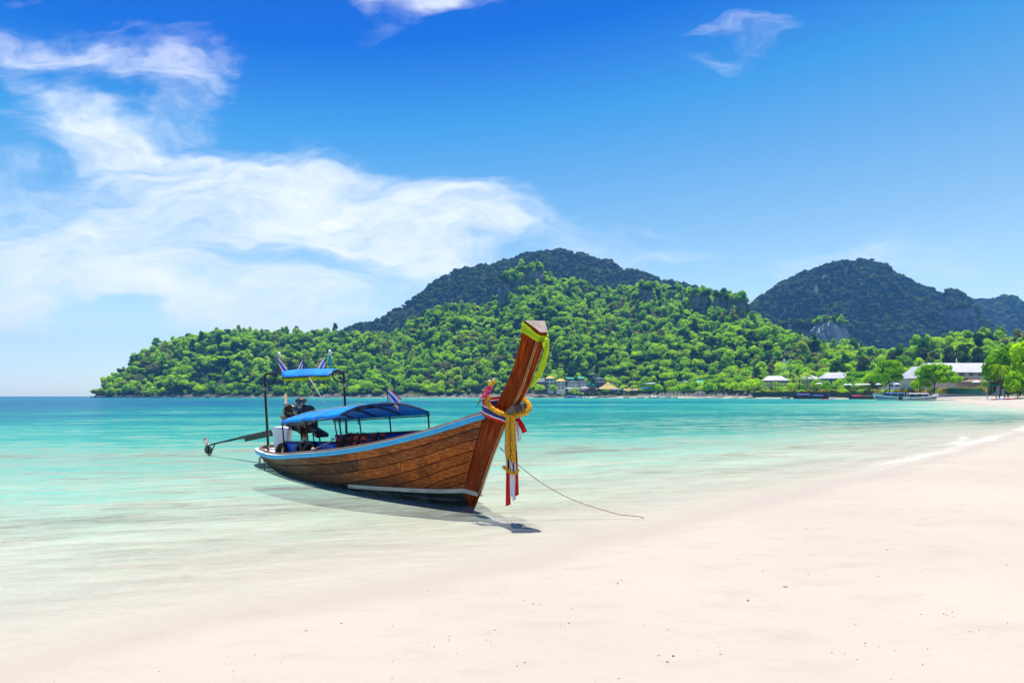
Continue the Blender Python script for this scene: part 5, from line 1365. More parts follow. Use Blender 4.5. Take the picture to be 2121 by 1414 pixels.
BOT = [mat('clear bottle plastic', (.62, .62, .52), (.5, .5, .42), 5, 2, .2, spec=.6), mat('red wrap', (.5, .05, .05), (.30, .12, .08), 30, 2, .6), mat('teal wrap', (.0, .33, .45), (.0, .25, .36), 20, 2, .5)]
for t_, mi, lab in ((.03, 1, 'white bottle lamp with red wrap at the left of the stern awning'), (.86, 2, 'white bottle lamp with teal wrap at the right of the stern awning')):
    p = ft(t_) - da * (.09 if mi == 1 else -.0) - na * .05; b = MB()
    b.lathe(p, [(.022, 0), (.024, .10), (.030, .26)], 10, mi=mi); b.lathe(p + Vector((0, 0, .26)), [(.033, 0), (.038, .05), (.036, .10), (.018, .14)], 10, mi=0)
    carried(b, 'bottle_lamp', BOT, p, lab, 'lamp')

# engine with its long shaft, pivoting on the stern
ENG = [mat('oily engine iron', (.018, .016, .015), (.055, .04, .032), 9, 6, .5, .4, bscale=16), mat('rusty iron', (.10, .045, .028), (.045, .025, .018), 12, 6, .8, .4), mat('worn bare metal', (.30, .29, .27), (.15, .14, .13), 10, 5, .35, metal=.8),
       mat('black hose', (.012, .012, .012), None, 8, 2, .5), mat('orange paint', (.62, .14, .02), (.45, .10, .02), 6, 3, .6)]
eng = bpy.data.objects.new('engine', None); col.objects.link(eng); eng.parent = boat
E0 = Vector((-6.75, .12, 1.06)); tilt = Euler((0, R(5), 0)).to_matrix(); U = lambda x, y, z: E0 + tilt @ Vector((x, y, z))
def ebox(b, c, s, rot=0.0, mi=0, tp=1.0): b.box(U(*c), s, tilt @ Euler((0, R(rot), 0)).to_matrix(), mi, tp)
b = MB(); ebox(b, (0, 0, .02), (.86, .30, .24)); ebox(b, (.05, 0, .20), (.66, .22, .16), 0, 0, .85); ebox(b, (-.1, 0, -.16), (.5, .24, .16), 0, 0, .9); ebox(b, (.42, 0, -.05), (.12, .40, .36))
for k in range(6): ebox(b, (-.30 + k * .13, -.155, .06), (.05, .03, .22))
P_(b, 'engine_block', ENG[0], eng)
b = MB(); ebox(b, (.02, 0, .315), (.56, .15, .08), 4, 0, .8); P_(b, 'rocker_cover', ENG[2], eng)
b = MB()
for k in range(4): b.tube([U(-.24 + k * .16, -.10, .14), U(-.24 + k * .16, -.19, .12), U(-.22 + k * .16, -.21, .02)], .028, 7)
b.tube([U(-.40, -.21, .03), U(.36, -.21, .05)], .036, 8); P_(b, 'exhaust_manifold', ENG[1], eng)
b = MB(); b.tube([U(-.30, -.2, .04), U(-.50, -.14, -.02), U(-.58, -.06, -.14), U(-.66, 0, -.22), U(-.82, 0, -.18), U(-1.12, .0, -.04)], .042, 9); P_(b, 'exhaust_pipe', ENG[1], eng)
b = MB(); b.lathe(U(-.02, .03, .38), [(.10, 0), (.125, .02), (.125, .08), (.05, .12)], 14); P_(b, 'air_filter', ENG[0], eng)
b = MB(); b.lathe(U(.47, -.02, .22), [(.03, -.05), (.15, -.05), (.165, -.03), (.165, .05), (.15, .06), (.05, .07)], 18, 'x'); P_(b, 'flywheel', ENG[0], eng)
b = MB(); b.lathe(U(.46, -.06, -.02), [(.02, 0), (.10, 0), (.10, .06), (.02, .07)], 14, 'x'); b.lathe(U(.30, -.19, .23), [(.02, -.06), (.07, -.05), (.07, .06), (.02, .07)], 12, 'x'); P_(b, 'pulley', ENG[2], eng)
b = MB()
for a in ((.10, -.12, .30, .30, -.16, .16), (-.28, .10, .26, -.12, -.18, .10), (.36, -.12, .28, .44, .05, .34)): b.tube([U(*a[:3]), U((a[0] + a[3]) / 2, (a[1] + a[4]) / 2 - .05, (a[2] + a[5]) / 2 + .07), U(*a[3:])], .018, 6)
P_(b, 'hose', ENG[3], eng)
b = MB(); b.tube([U(.12, -.14, .34), U(.16, -.1, .45), U(.20, -.02, .40), U(.2, .05, .3)], .016, 6); b.lathe(U(.28, -.05, .34), [(.03, 0), (.05, .03), (.045, .10), (.02, .12)], 10); P_(b, 'carburettor', ENG[2], eng)
b = MB(); ebox(b, (.72, .02, -.12), (.56, .14, .11), 8); ebox(b, (1.02, .02, -.18), (.24, .26, .07), 10); P_(b, 'gearbox', ENG[0], eng)
b = MB(); b.tube([U(-.46, -.16, .05), U(-.62, -.17, .13), U(-.50, -.17, .27), U(-.12, -.18, .36), U(.1, -.16, .30)], .016, 7); P_(b, 'guard_bar', ENG[2], eng)
b = MB(); ebox(b, (-.50, 0, .12), (.05, .34, .40)); P_(b, 'radiator', ENG[1], eng)
b = MB(); b.tube([U(.10, .02, -.2), Vector((-6.62, .12, .52)), Vector((-6.62, .12, .36))], [.07, .06, .09], 10); P_(b, 'pivot_post', ENG[0], eng)
b = MB(); b.tube([Vector((-6.36, .06, .78)), Vector((-6.46, .05, .62)), Vector((-6.5, .05, .50))], .045, 9); P_(b, 'exhaust_elbow', ENG[4], eng)
b = MB(); b.tube([U(.40, -.13, -.08), U(.62, -.2, .02), U(.80, -.2, .10)], [.03, .032, .035], 8); P_(b, 'tiller_grip', ENG[2], eng)
b = MB(); b.tube([U(.95, .02, -.2), U(1.03, .02, -.42), U(1.10, .02, -.56)], .016, 7); b.tube([U(.55, .05, -.2), U(.62, .05, -.45)], .014, 6); P_(b, 'support_leg', ENG[3], eng)
# shaft: casing then bare shaft, propeller and skeg
SH0, SH1, SH2 = Vector((-7.10, .10, .90)), Vector((-9.75, -.30, .555)), Vector((-11.45, -.62, .31))
sd_ = (SH2 - SH0).normalized()
sh = bpy.data.objects.new('drive_shaft', None); col.objects.link(sh); sh.parent = boat
b = MB(); b.tube([SH0, SH1], [.05, .042], 10); b.box((SH0 + SH1) / 2 + Vector((.1, 0, -.05)), (2.2, .035, .10), Euler((0, -math.asin(sd_.z) * -1, math.atan2(sd_.y, sd_.x) + math.pi)).to_matrix()); P_(b, 'shaft_casing', STEEL, sh)
b = MB(); b.tube([SH1, SH2], [.028, .022], 8); P_(b, 'shaft_tube', STEEL, sh)
b = MB(); b.tube([SH2 - sd_ * .05, SH2 + sd_ * .10], .032, 8); P_(b, 'hub', ENG[2], sh)
s_side = Vector((-sd_.y, sd_.x, 0)).normalized(); s_up = sd_.cross(s_side).normalized(); s_up = s_up if s_up.z > 0 else -s_up
def blade(an, m_):
    rr_ = (s_up * math.cos(an) + s_side * math.sin(an)); tt = sd_.cross(rr_); V = []; b = MB()
    for q, w in ((.02, .03), (.07, .075), (.13, .095), (.19, .08), (.235, .03)):
        for sg in (-1, 1): V.append(SH2 + sd_ * (.05 + .045 * sg * (1 - q)) + rr_ * q + tt * w * sg * .95)
    for sg2 in (0, 1):
        pass
    top = [Vector(v) + sd_ * .006 for v in V]; bot = [Vector(v) - sd_ * .006 for v in V]
    loop = [0, 2, 4, 6, 8, 9, 7, 5, 3, 1]
    b.add(top + bot, [tuple(loop), tuple(10 + i for i in loop[::-1])] + [(loop[i], loop[(i + 1) % 10], 10 + loop[(i + 1) % 10], 10 + loop[i]) for i in range(10)])
    P_(b, 'propeller_blade', m_, sh)
PB = mat('pale worn propeller bronze', (.46, .42, .34), (.30, .27, .22), 8, 4, .45)
blade(.12, PB); blade(.12 + math.pi, mat('dark wet propeller bronze', (.14, .13, .10), None, 8, 4, .4))
b = MB(); b.tube([SH2 + Vector((.42, .06, .045)), SH2 + Vector((.10, 0, -.30)), SH2 + Vector((.02, 0, -.33)), SH2 + Vector((.02, 0, -.04))], .016, 6); P_(b, 'skeg', STEEL, sh)
# ladder rail and hose at the stern foot
b = MB(); b.tube([Vector((-8.28, -.22, .33)), Vector((-8.20, -.24, -.15))], .012, 6); P_(b, 'stern_rod', STEEL)
PVC = mat('faded pink hose', (.58, .38, .33), (.46, .28, .24), 6, 3, .5)
b = MB(); b.tube([Vector((-8.55, -.22, .03)), Vector((-8.52, -.24, .12)), Vector((-8.40, -.24, .17)), Vector((-8.2, -.22, .16)), Vector((-8.0, -.2, .12)), Vector((-7.92, -.2, .02))], .026, 8); P_(b, 'drain_hose', PVC)

# loose gear on board
M_BIN = mat('white plastic bin', (.80, .80, .84), (.74, .74, .80), 3, 4, .4, spec=.5)
cb = Vector((-7.0, -.20, .365)); b = MB(); rot = Matrix.Rotation(R(-38), 3, 'Z')
def rrect(w, d, z, rad=.04, n=4):
    out = []
    for sx, sy, a0 in ((1, 1, 0), (-1, 1, 90), (-1, -1, 180), (1, -1, 270)):
        for k in range(n + 1):
            a = R(a0 + 90 * k / n); out.append(cb + rot @ Vector((sx * (w / 2 - rad) + math.cos(a) * rad, sy * (d / 2 - rad) + math.sin(a) * rad, z)))
    return out
b.loft([rrect(.33, .30, 0), rrect(.335, .305, .02), rrect(.375, .345, .47), rrect(.375, .345, .475)], True, True)
b.loft([rrect(.40, .37, .475), rrect(.41, .38, .485), rrect(.41, .38, .535), rrect(.395, .365, .56), rrect(.30, .27, .568)], True, True)
bn = carried(b, 'plastic_bin', M_BIN, cb, 'white lidded plastic bin standing on the stern deck', 'bin')
# moulded arch, line and feet on the front of the bin
b = MB(); fpt = lambda u, z: Vector(rot @ Vector((u, -.1535 - z * .0428, z)))
b.tube([fpt(-.115, .06)] + [fpt(math.cos(a) * .115, .24 + math.sin(a) * .115) for a in np.linspace(math.pi, 0, 13)] + [fpt(.115, .06)], .005, 5)
b.build('moulded_arch', M_BIN, bn)
b = MB(); b.box(fpt(0, .27), (.20, .006, .008), rot); b.build('moulded_line', ENG[0], bn)
M_CAN = mat('cream plastic can', (.72, .58, .32), (.62, .48, .25), 4, 3, .5)
p = Vector((-6.33, -.44, .37)); b = MB(); b.box(p + Vector((0, 0, .10)), (.17, .12, .20), taper=.92); b.tube([p + Vector((-.03, 0, .2)), p + Vector((-.03, 0, .235))], .025, 8); b.tube([p + Vector((.0, 0, .20)), p + Vector((.02, 0, .235)), p + Vector((.06, 0, .235)), p + Vector((.07, 0, .20))], .01, 6)
carried(b, 'jerry_can', M_CAN, p, 'small cream plastic can beside the white bin', 'can')
def tyre(c, lean, yaw, rad, lab):
    c = Vector(c); Mx = Euler((R(lean), 0, R(yaw))).to_matrix(); b = MB(); rings_ = []
    for k in range(28):
        a = 2 * math.pi * k / 28; dr = Vector((math.cos(a), 0, math.sin(a))); ring = []
        for (r_, w) in ((rad * .70, .035), (rad * .74, .058), (rad * .90, .065), (rad, .05), (rad * 1.01, 0), (rad, -.05), (rad * .90, -.065), (rad * .74, -.058), (rad * .70, -.035)):
            ring.append(c + Mx @ (dr * r_ + Vector((0, w, 0))))
        rings_.append(ring)
    b.loft(rings_ + [rings_[0]], True, False, 0, True)
    carried(b, 'tyre', TYRE, c, lab, 'tyre', 'old tyres along the boat side')
tyre((-6.02, -.585, .50), -12, 14, .155, 'old black tyre next to the cream can by the white bin')
tyre((-4.90, -.64, .56), -14, -4, .17, 'middle old black tyre against the blue side screen')
tyre((-4.40, -.64, .595), -16, 8, .19, 'right hand old black tyre nearest the rope on the blue screen')
b = MB(); b.tube([Vector((-5.05, -.56, .72)), Vector((-5.12, -.62, .64)), Vector((-5.02, -.67, .555)), Vector((-4.86, -.69, .515)), Vector((-4.72, -.68, .53))], .016, 7); b.blob((-4.98, -.54, .745), (.08, .05, .045), 2, .2); b.blob((-4.90, -.55, .80), (.04, .03, .05), 1, .2)
carried(b, 'rope_coil', ROPE, Vector((-5.0, -.56, .75)), 'pale knotted rope looped over the middle tyre', 'rope')
b = MB(); b.tube([Vector((-3.43, -.60, .86)), Vector((-3.6, -.63, .80)), Vector((-4.02, -.72, .665)), Vector((-4.2, -.76, .60))], .009, 6); b.blob((-3.46, -.60, .865), (.075, .03, .03), 1, .2); b.blob((-4.06, -.73, .66), (.06, .03, .035), 1, .25)
carried(b, 'tie_line', ROPE, Vector((-3.43, -.6, .86)), 'pale cord tied slantwise from the canopy post to the rail', 'rope')
VEST = [mat('orange life vest cloth', (.62, .07, .022), (.46, .05, .02), 9, 4, .8, .3), mat('black webbing', (.012, .012, .012), None, 8, 2, .7), mat('dark red life vest cloth', (.24, .03, .022), (.17, .022, .018), 9, 4, .85, .3)]
def vest(c, yaw, mi, lab, s=1.0, lean=0):
    c = Vector(c); Mx = Euler((R(lean), 0, R(yaw))).to_matrix(); b = MB()
    for sx in (-1, 1):
        for k in range(3):
            b.blob(c + Mx @ Vector((sx * .10 * s, 0, (k - 1) * .11 * s)), (.085 * s, .05 * s, .062 * s), 2, .05, mi)
    for k in range(2): b.box(c + Mx @ Vector((0, -.045 * s, (k - .5) * .13 * s)), (.37 * s, .02 * s, .028 * s), Mx, 1)
    b.box(c + Mx @ Vector((0, -.04 * s, 0)), (.025 * s, .02 * s, .34 * s), Mx, 1)
    carried(b, 'life_vest', VEST, c, lab, 'life vest', 'life vests stowed under the canopy')
vest((-3.05, -.30, .76), 12, 0, 'bright orange life vest with black straps nearest the camera', 1.0, -18)
vest((-3.40, -.42, .74), 60, 2, 'dark red life vest standing against the end of the blue screen', .9)
vest((-2.72, -.12, .82), 25, 2, 'dark red life vest draped towards the bow end of the canopy', .95, -30)
vest((-4.35, .10, .76), 5, 2, 'dark red life vest showing over the blue screen right of the rope knot', .85, -50)
vest((-3.95, .05, .78), 5, 0, 'second orange life vest lying over the blue screen', .85, -50)
vest((-3.6, .0, .80), -4, 2, 'dark red life vest lying behind the front canopy post', .85, -50)
# stake in the water behind
sp = at(591, 846, 19.5); b = MB(); b.tube([(0, 0, -2.2), (.01, 0, .42)], .036, 8)
o = b.build('mooring_stake', mat('pale stake wood', (.46, .30, .16), (.30, .19, .10), 8, 5, .85, .3)); o.location = (sp.x, sp.y, sp.z); tag(o, 'pale wooden stake rising from the water behind the engine', 'stake')

# ------------------------------------------------------------------ dressing of the prow
def prow_at(z, f, side, off=.012):
    """point on the prow at height z, f 0 back .. 1 front, side -1/+1"""
    zb = [q[0][2] for q in PROW]; zf = [q[1][2] for q in PROW]
    def pick(zz_, k, j): return float(np.interp(zz_, zb if k == 0 else zf, [q[k][j] for q in PROW]))
    B_ = Vector((pick(z, 0, 0), pick(z, 0, 1), z)); Fr = Vector((pick(z, 1, 0), pick(z, 1, 1), z))
    p = B_.lerp(Fr, f); return Vector((p.x, side * (p.y + off), p.z))
SCARF = mat('yellow green scarf', (.60, .78, .02), (.46, .64, .02), 3, 4, .75, .5, bscale=9, stretch=(1, 1, 6), trans=.3)
def band(pts, hts, m_, name, base, lab, cat, tilt_=0.0, th=.008, nseg=6, fold=.004, mats=None, stripes=None):
    """cloth band along pts (closed or open); hts = width at every point"""
    rings_ = []
    for i, (p, h) in enumerate(zip(pts, hts)):
        ring = []
        for k in range(nseg + 1):
            v = k / nseg; q = Vector(p[0]) + (Vector(p[1]) - Vector(p[0])) * v
            q = q + Vector(p[2]) * (fold * math.sin(v * 9.5 + i * .35))
            ring.append(q)
        rings_.append(ring)
    b = MB()
    for i in range(len(rings_) - 1):
        for k in range(nseg):
            mi = stripes[k] if stripes else 0
            b.add([rings_[i][k], rings_[i + 1][k], rings_[i + 1][k + 1], rings_[i][k + 1]], [(0, 1, 2, 3)], mi, True)
    # back side a little inside gives the cloth thickness
    for i in range(len(rings_) - 1):
        for k in range(nseg):
            mi = stripes[k] if stripes else 0
            n1, n2 = Vector(pts[i][2]) * -th, Vector(pts[i + 1][2]) * -th
            b.add([rings_[i][k] + n1, rings_[i][k + 1] + n1, rings_[i + 1][k + 1] + n2, rings_[i + 1][k] + n2], [(0, 1, 2, 3)], mi, True)
    return b
loop = []
for side, fs in ((-1, np.linspace(0, 1, 8)), (1, np.linspace(1, 0, 8))):
    for f in fs:
        xt = PROW[-1][0][2] + (PROW[-1][1][2] - PROW[-1][0][2]) * f
        wdt = .135 - .045 * f
        pt = prow_at(2.55, f, side); pb = pt.copy()
        (xb, yb, zb), (xf, yf, zf) = PROW[-1]; a = Vector((xb, side * (yb + .014), zb)).lerp(Vector((xf, side * (yf + .014), zf)), f)
        (xb, yb, zb), (xf, yf, zf) = PROW[-2]; c = Vector((xb, side * (yb + .014), zb)).lerp(Vector((xf, side * (yf + .014), zf)), f)
        dd = (c - a).normalized(); ex = Vector(((.012 if f > .5 else -.014) if f in (0, 1) else 0, 0, 0))
        s0 = .010 + .028 * f; loop.append((a + dd * s0 + ex, a + dd * (s0 + wdt) + ex, (0, side, 0)))
loop.append(loop[0])
b = band(loop, [1] * len(loop), SCARF, '', None, '', '', nseg=8, fold=.008)
kn = Vector((1.655, .015, 2.30))
b.blob(kn, (.03, .035, .03), 2, .15); 
b.add([kn, kn + Vector((.02, -.10, -.035)), kn + Vector((.025, -.085, -.10)), kn + Vector((.0, -.02, -.05))], [(0, 1, 2, 3)], 0)
tail = []
TP = [(1.645, .02, 2.30, .035), (1.615, .045, 2.20, .034), (1.555, .055, 2.08, .037), (1.49, .058, 1.96, .039), (1.405, .06, 1.85, .039), (1.32, .058, 1.765, .031), (1.25, .055, 1.705, .016)]
TPc = catmull([Vector(p[:3]) for p in TP], 26)
for i, p in enumerate(TPc):
    w = float(np.interp(i / 26 * 6, range(7), [q[3] for q in TP])); tg = TPc[min(i + 1, 26)] - TPc[max(i - 1, 0)]; sdv = Vector((.5, .87, 0))
    tail.append((p - sdv * w, p + sdv * w, Vector((.87, -.5, .2))))
b2 = band(tail, [1] * len(tail), SCARF, '', None, '', '', nseg=9, fold=.014)
b.add(b2.v, b2.f, 0, True)
carried(b, 'prow_scarf', SCARF, kn, 'yellow green scarf knotted round the top of the prow', 'scarf')

C_RED = mat('red ribbon satin', (.75, .006, .010), (.60, .005, .010), 3, 4, .5, .3, bscale=8, stretch=(8, 8, .6), trans=.15)
C_WHITE = mat('white ribbon satin', (.86, .82, .86), (.78, .72, .80), 3, 4, .5, .3, bscale=8, stretch=(8, 8, .6), trans=.15)
C_NAVY = mat('navy ribbon satin', (.012, .016, .15), None, 3, 3, .55)
# striped sash wrapped round the root of the prow
SP = [(.62, .16, 1.52), (.46, .13, 1.50), (.39, .02, 1.49), (.40, -.10, 1.465), (.52, -.155, 1.43), (.68, -.15, 1.385), (.84, -.12, 1.335), (.96, -.075, 1.29), (1.01, .0, 1.275), (.98, .08, 1.30), (.85, .13, 1.36)]
SPc = catmull([Vector(p) for p in SP], 44); sash = []
for i, p in enumerate(SPc):
    tg = (SPc[min(i + 1, 44)] - SPc[max(i - 1, 0)]).normalized(); out_ = Vector((tg.y, -tg.x, 0)).normalized()
    cc = Vector((.7, 0, p.z)); out_ = out_ if (p - cc).dot(out_) > 0 else -out_
    wv = Vector((.05, 0, 1)); wv = (wv - tg * wv.dot(tg)).normalized(); hw = .088 if i < 26 else .075
    sash.append((p + wv * hw + out_ * .004, p - wv * hw + out_ * .01, out_))
b = band(sash, [1] * len(sash), C_RED, '', None, '', '', nseg=10, fold=.003, stripes=[0, 0, 1, 2, 2, 2, 2, 1, 0, 0])
carried(b, 'striped_sash', [C_RED, C_WHITE, C_NAVY], Vector((.9, -.1, 1.32)), 'red white and navy striped sash wrapped round the foot of the prow', 'sash')
def ribbon(top, bot, w, m_, lab, yaw=-25, fold=.012, amp=.02, seed=0, name='hanging_ribbon', n=26):
    top, bot = Vector(top), Vector(bot); rnd = random.Random(seed); rr_ = []
    d = Vector((math.cos(R(yaw)), math.sin(R(yaw)), 0)); nn = Vector((d.y, -d.x, 0))
    for i in range(n + 1):
        t = i / n; c = top.lerp(bot, t) + nn * amp * math.sin(t * 4 + seed) * t
        ww = w * (.62 + .38 * min(1, t * 2.2)) * (1 + .05 * math.sin(t * 7 + seed))
        rr_.append((c - d * ww / 2 + Vector((0, 0, -.02 * (i == n))), c + d * ww / 2, nn))
    b = band(rr_, [1] * len(rr_), m_, '', None, '', '', nseg=7, fold=fold, th=.004)
    return carried(b, name, m_, top, lab, 'ribbon', 'ribbons hanging from the prow')
ydir = 51.2                                            # across the picture, in boat coordinates
ribbon((.975, -.11, 1.28), (.935, -.142, .165), .062, C_RED, 'long red ribbon at the left of the hanging ribbons', ydir, .006, seed=1)
ribbon((1.025, -.10, 1.28), (.998, -.113, .285), .062, C_WHITE, 'broad white ribbon hanging between two red ribbons', ydir, .006, seed=2)
ribbon((1.03, -.07, 1.28), (1.005, -.05, .295), .066, C_RED, 'red ribbon at the right of the hanging ribbons', ydir, .006, seed=3)
ribbon((1.00, -.05, 1.25), (.975, -.065, .235), .05, C_WHITE, 'narrow white ribbon end showing behind the right red ribbon', ydir, .006, seed=4)
ribbon((1.045, .0, 1.31), (1.115, .045, 1.13), .075, C_RED, 'short red ribbon end sticking out right of the garland', ydir, .008, seed=5, n=10)
ribbon((1.03, -.02, 1.27), (1.055, .0, 1.02), .05, C_WHITE, 'short white ribbon end under the short red one', ydir, .008, seed=6, n=12)
ribbon((.93, -.12, 1.22), (.905, -.135, .88), .02, C_WHITE, 'thin white ribbon beside the left of the garland', ydir, .004, seed=7, n=12)
# marigold garland: loop round the prow and two hanging strands
MARI = mat('marigold petals', (.98, .66, .05), (.72, .32, .008), 45, 3, .8, .5, bscale=60, trans=.15)
JAS = mat('jasmine beads', (.74, .72, .66), (.55, .5, .45), 40, 2, .8); BLK = mat('dark thread', (.02, .015, .015), None, 9, 2, .8)
gar = thing('flower_garland', 'yellow marigold garland looped round the prow with two hanging strands', 'garland')
gar.matrix_world = BM @ Matrix.Translation((.98, -.12, 1.36)); GO = Vector((.98, -.12, 1.36))
def florets(path_, rad, step, seed, name, m_=MARI, s=.017):
    rnd = random.Random(seed); pts = [Vector(p) for p in path_]; cp = catmull(pts, 60); b = MB(); acc = 0
    tot = sum((cp[i + 1] - cp[i]).length for i in range(60)); n = max(4, int(tot / step))
    for k in range(n + 1):
        u = k / n * 60; i = min(int(u), 59); c = cp[i].lerp(cp[i + 1], u - i); tg = (cp[i + 1] - cp[i]).normalized(); o1 = tg.orthogonal().normalized()
        for q in range(9):
            a = q * .698 + k * .37 + rnd.uniform(-.25, .25); d_ = Matrix.Rotation(a, 3, tg) @ o1; sd2 = tg.cross(d_)
            r_ = rad * rnd.uniform(.82, 1.2); p = c + d_ * r_ * .45; e = c + d_ * r_ + tg * rnd.uniform(-.006, .006); w = s * rnd.uniform(.7, 1.25)
            b.add([p - GO - sd2 * w * .5, e - GO - sd2 * w * .9 + tg * .004, e - GO + d_ * w * .35, e - GO + sd2 * w * .9 - tg * .004, p - GO + sd2 * w * .5], [(0, 1, 2, 3, 4)], 0)
            b.add([e - GO - tg * w * .9, e - GO + sd2 * w, e - GO + tg * w * .9, e - GO - sd2 * w], [(0, 1, 2, 3)], 0)
        b.blob(c - GO, rad * .5, 1, .1)
    return b.build(name, m_, gar, recalc=False)
florets([(.60, -.13, 1.60), (.585, -.15, 1.54), (.65, -.165, 1.47), (.77, -.16, 1.415), (.9, -.135, 1.375), (1.02, -.085, 1.355), (1.12, -.02, 1.36), (1.18, .035, 1.39), (1.195, .07, 1.44), (1.15, .095, 1.50), (1.05, .105, 1.55), (.93, .11, 1.58)], .029, .017, 1, 'marigold_loop')
florets([(1.01, -.135, 1.35), (1.01, -.15, 1.2), (1.01, -.155, 1.0), (1.0, -.16, .80)], .032, .018, 2, 'marigold_strand')
florets([(1.06, -.10, 1.345), (1.065, -.115, 1.2), (1.065, -.12, 1.0), (1.06, -.125, .755)], .032, .018, 3, 'marigold_strand')
for (x0, y0, z0, z1, sd3) in ((1.0, -.16, .775, .665, 5), (1.06, -.125, .735, .615, 6)):
    b = MB(); rnd = random.Random(sd3)
    for k in range(8):
        z = z0 + (z1 - z0) * k / 7
        for sx in (-1, 1): b.blob(Vector((x0 + sx * .016, y0 + sx * .018, z)) - GO, .014, 1, mi=0)
        b.blob(Vector((x0, y0, z - .008)) - GO, .009, 1, mi=1)
    b.build('jasmine_beads', [JAS, BLK], gar)
    florets([(x0 - .045, y0 - .05, z1 + .02), (x0 - .02, y0 - .025, z1 - .015), (x0 + .015, y0 + .02, z1 - .015), (x0 + .04, y0 + .05, z1 + .025)], .02, .014, sd3, 'tassel_flower', MARI, .012)
PINK = [mat('magenta petals', (.72, .03, .20), (.80, .10, .32), 20, 2, .7, trans=.2), mat('pale pink petals', (.82, .42, .46), None, 20, 2, .7, trans=.2), mat('yellow petals', (.82, .58, .04), None, 20, 2, .7, trans=.2), mat('stalk green', (.12, .25, .03), None, 9, 2, .8), mat('white petals', (.76, .76, .66), None, 20, 2, .7, trans=.2)]
b = MB(); rnd = random.Random(8)
def bloom(c, r_, mi, n=14):
    c = Vector(c)
    for k in range(n):
        d_ = Vector((rnd.gauss(0, 1), rnd.gauss(-.4, 1), rnd.gauss(.2, 1))).normalized(); u = d_.orthogonal().normalized(); w = d_.cross(u); e = c + d_ * r_ * .75; s = r_ * .55
        b.add([e - u * s, e + w * s * .7 + d_ * s * .4, e + u * s, e - w * s * .7 + d_ * s * .3], [(0, 1, 2, 3)], mi)
    b.blob(c, r_ * .55, 1, .15, mi)
bloom((.60, -.165, 1.665), .055, 0, 20); bloom((.56, -.17, 1.605), .045, 0, 16); bloom((.66, -.165, 1.715), .048, 0, 16); bloom((.49, -.18, 1.60), .036, 1); bloom((.58, -.19, 1.635), .025, 1, 8); bloom((.70, -.165, 1.775), .045, 2); bloom((.755, -.15, 1.80), .034, 2); bloom((.66, -.16, 1.805), .03, 4); bloom((.74, -.15, 1.835), .026, 4)
for k in range(4): b.tube([(.50 - .02 * k, -.18, 1.57), (.46 - .02 * k, -.20, 1.52 - .02 * k)], .004, 4, mi=3)
carried(b, 'flower_spray', PINK, Vector((.6, -.17, 1.66)), 'spray of magenta pink and yellow flowers tied behind the prow', 'flowers')
# mooring rope to the sand
rp0 = BM @ Vector((.56, .03, .90)); rp1 = at(1284, 1069.5, 9.06); rp1.z = .028
mid = [rp0.lerp(rp1, t) - Vector((0, 0, .20 * math.sin(math.pi * t) ** 1.0 * (1 - .3 * t))) for t in np.linspace(0, 1, 26)]
tailp = [rp1 + Vector((.10, -.02, -.002)), rp1 + Vector((.24, -.09, -.006)), rp1 + Vector((.30, -.11, -.03))]
b = MB(); b.tube(mid + tailp, .0085, 7)
o = b.build('mooring_rope', mat('brown grey rope', (.52, .42, .33), (.38, .29, .22), 40, 3, .9, .5, bscale=80)); tag(o, 'thin mooring rope running from the bow down to the sand', 'rope')
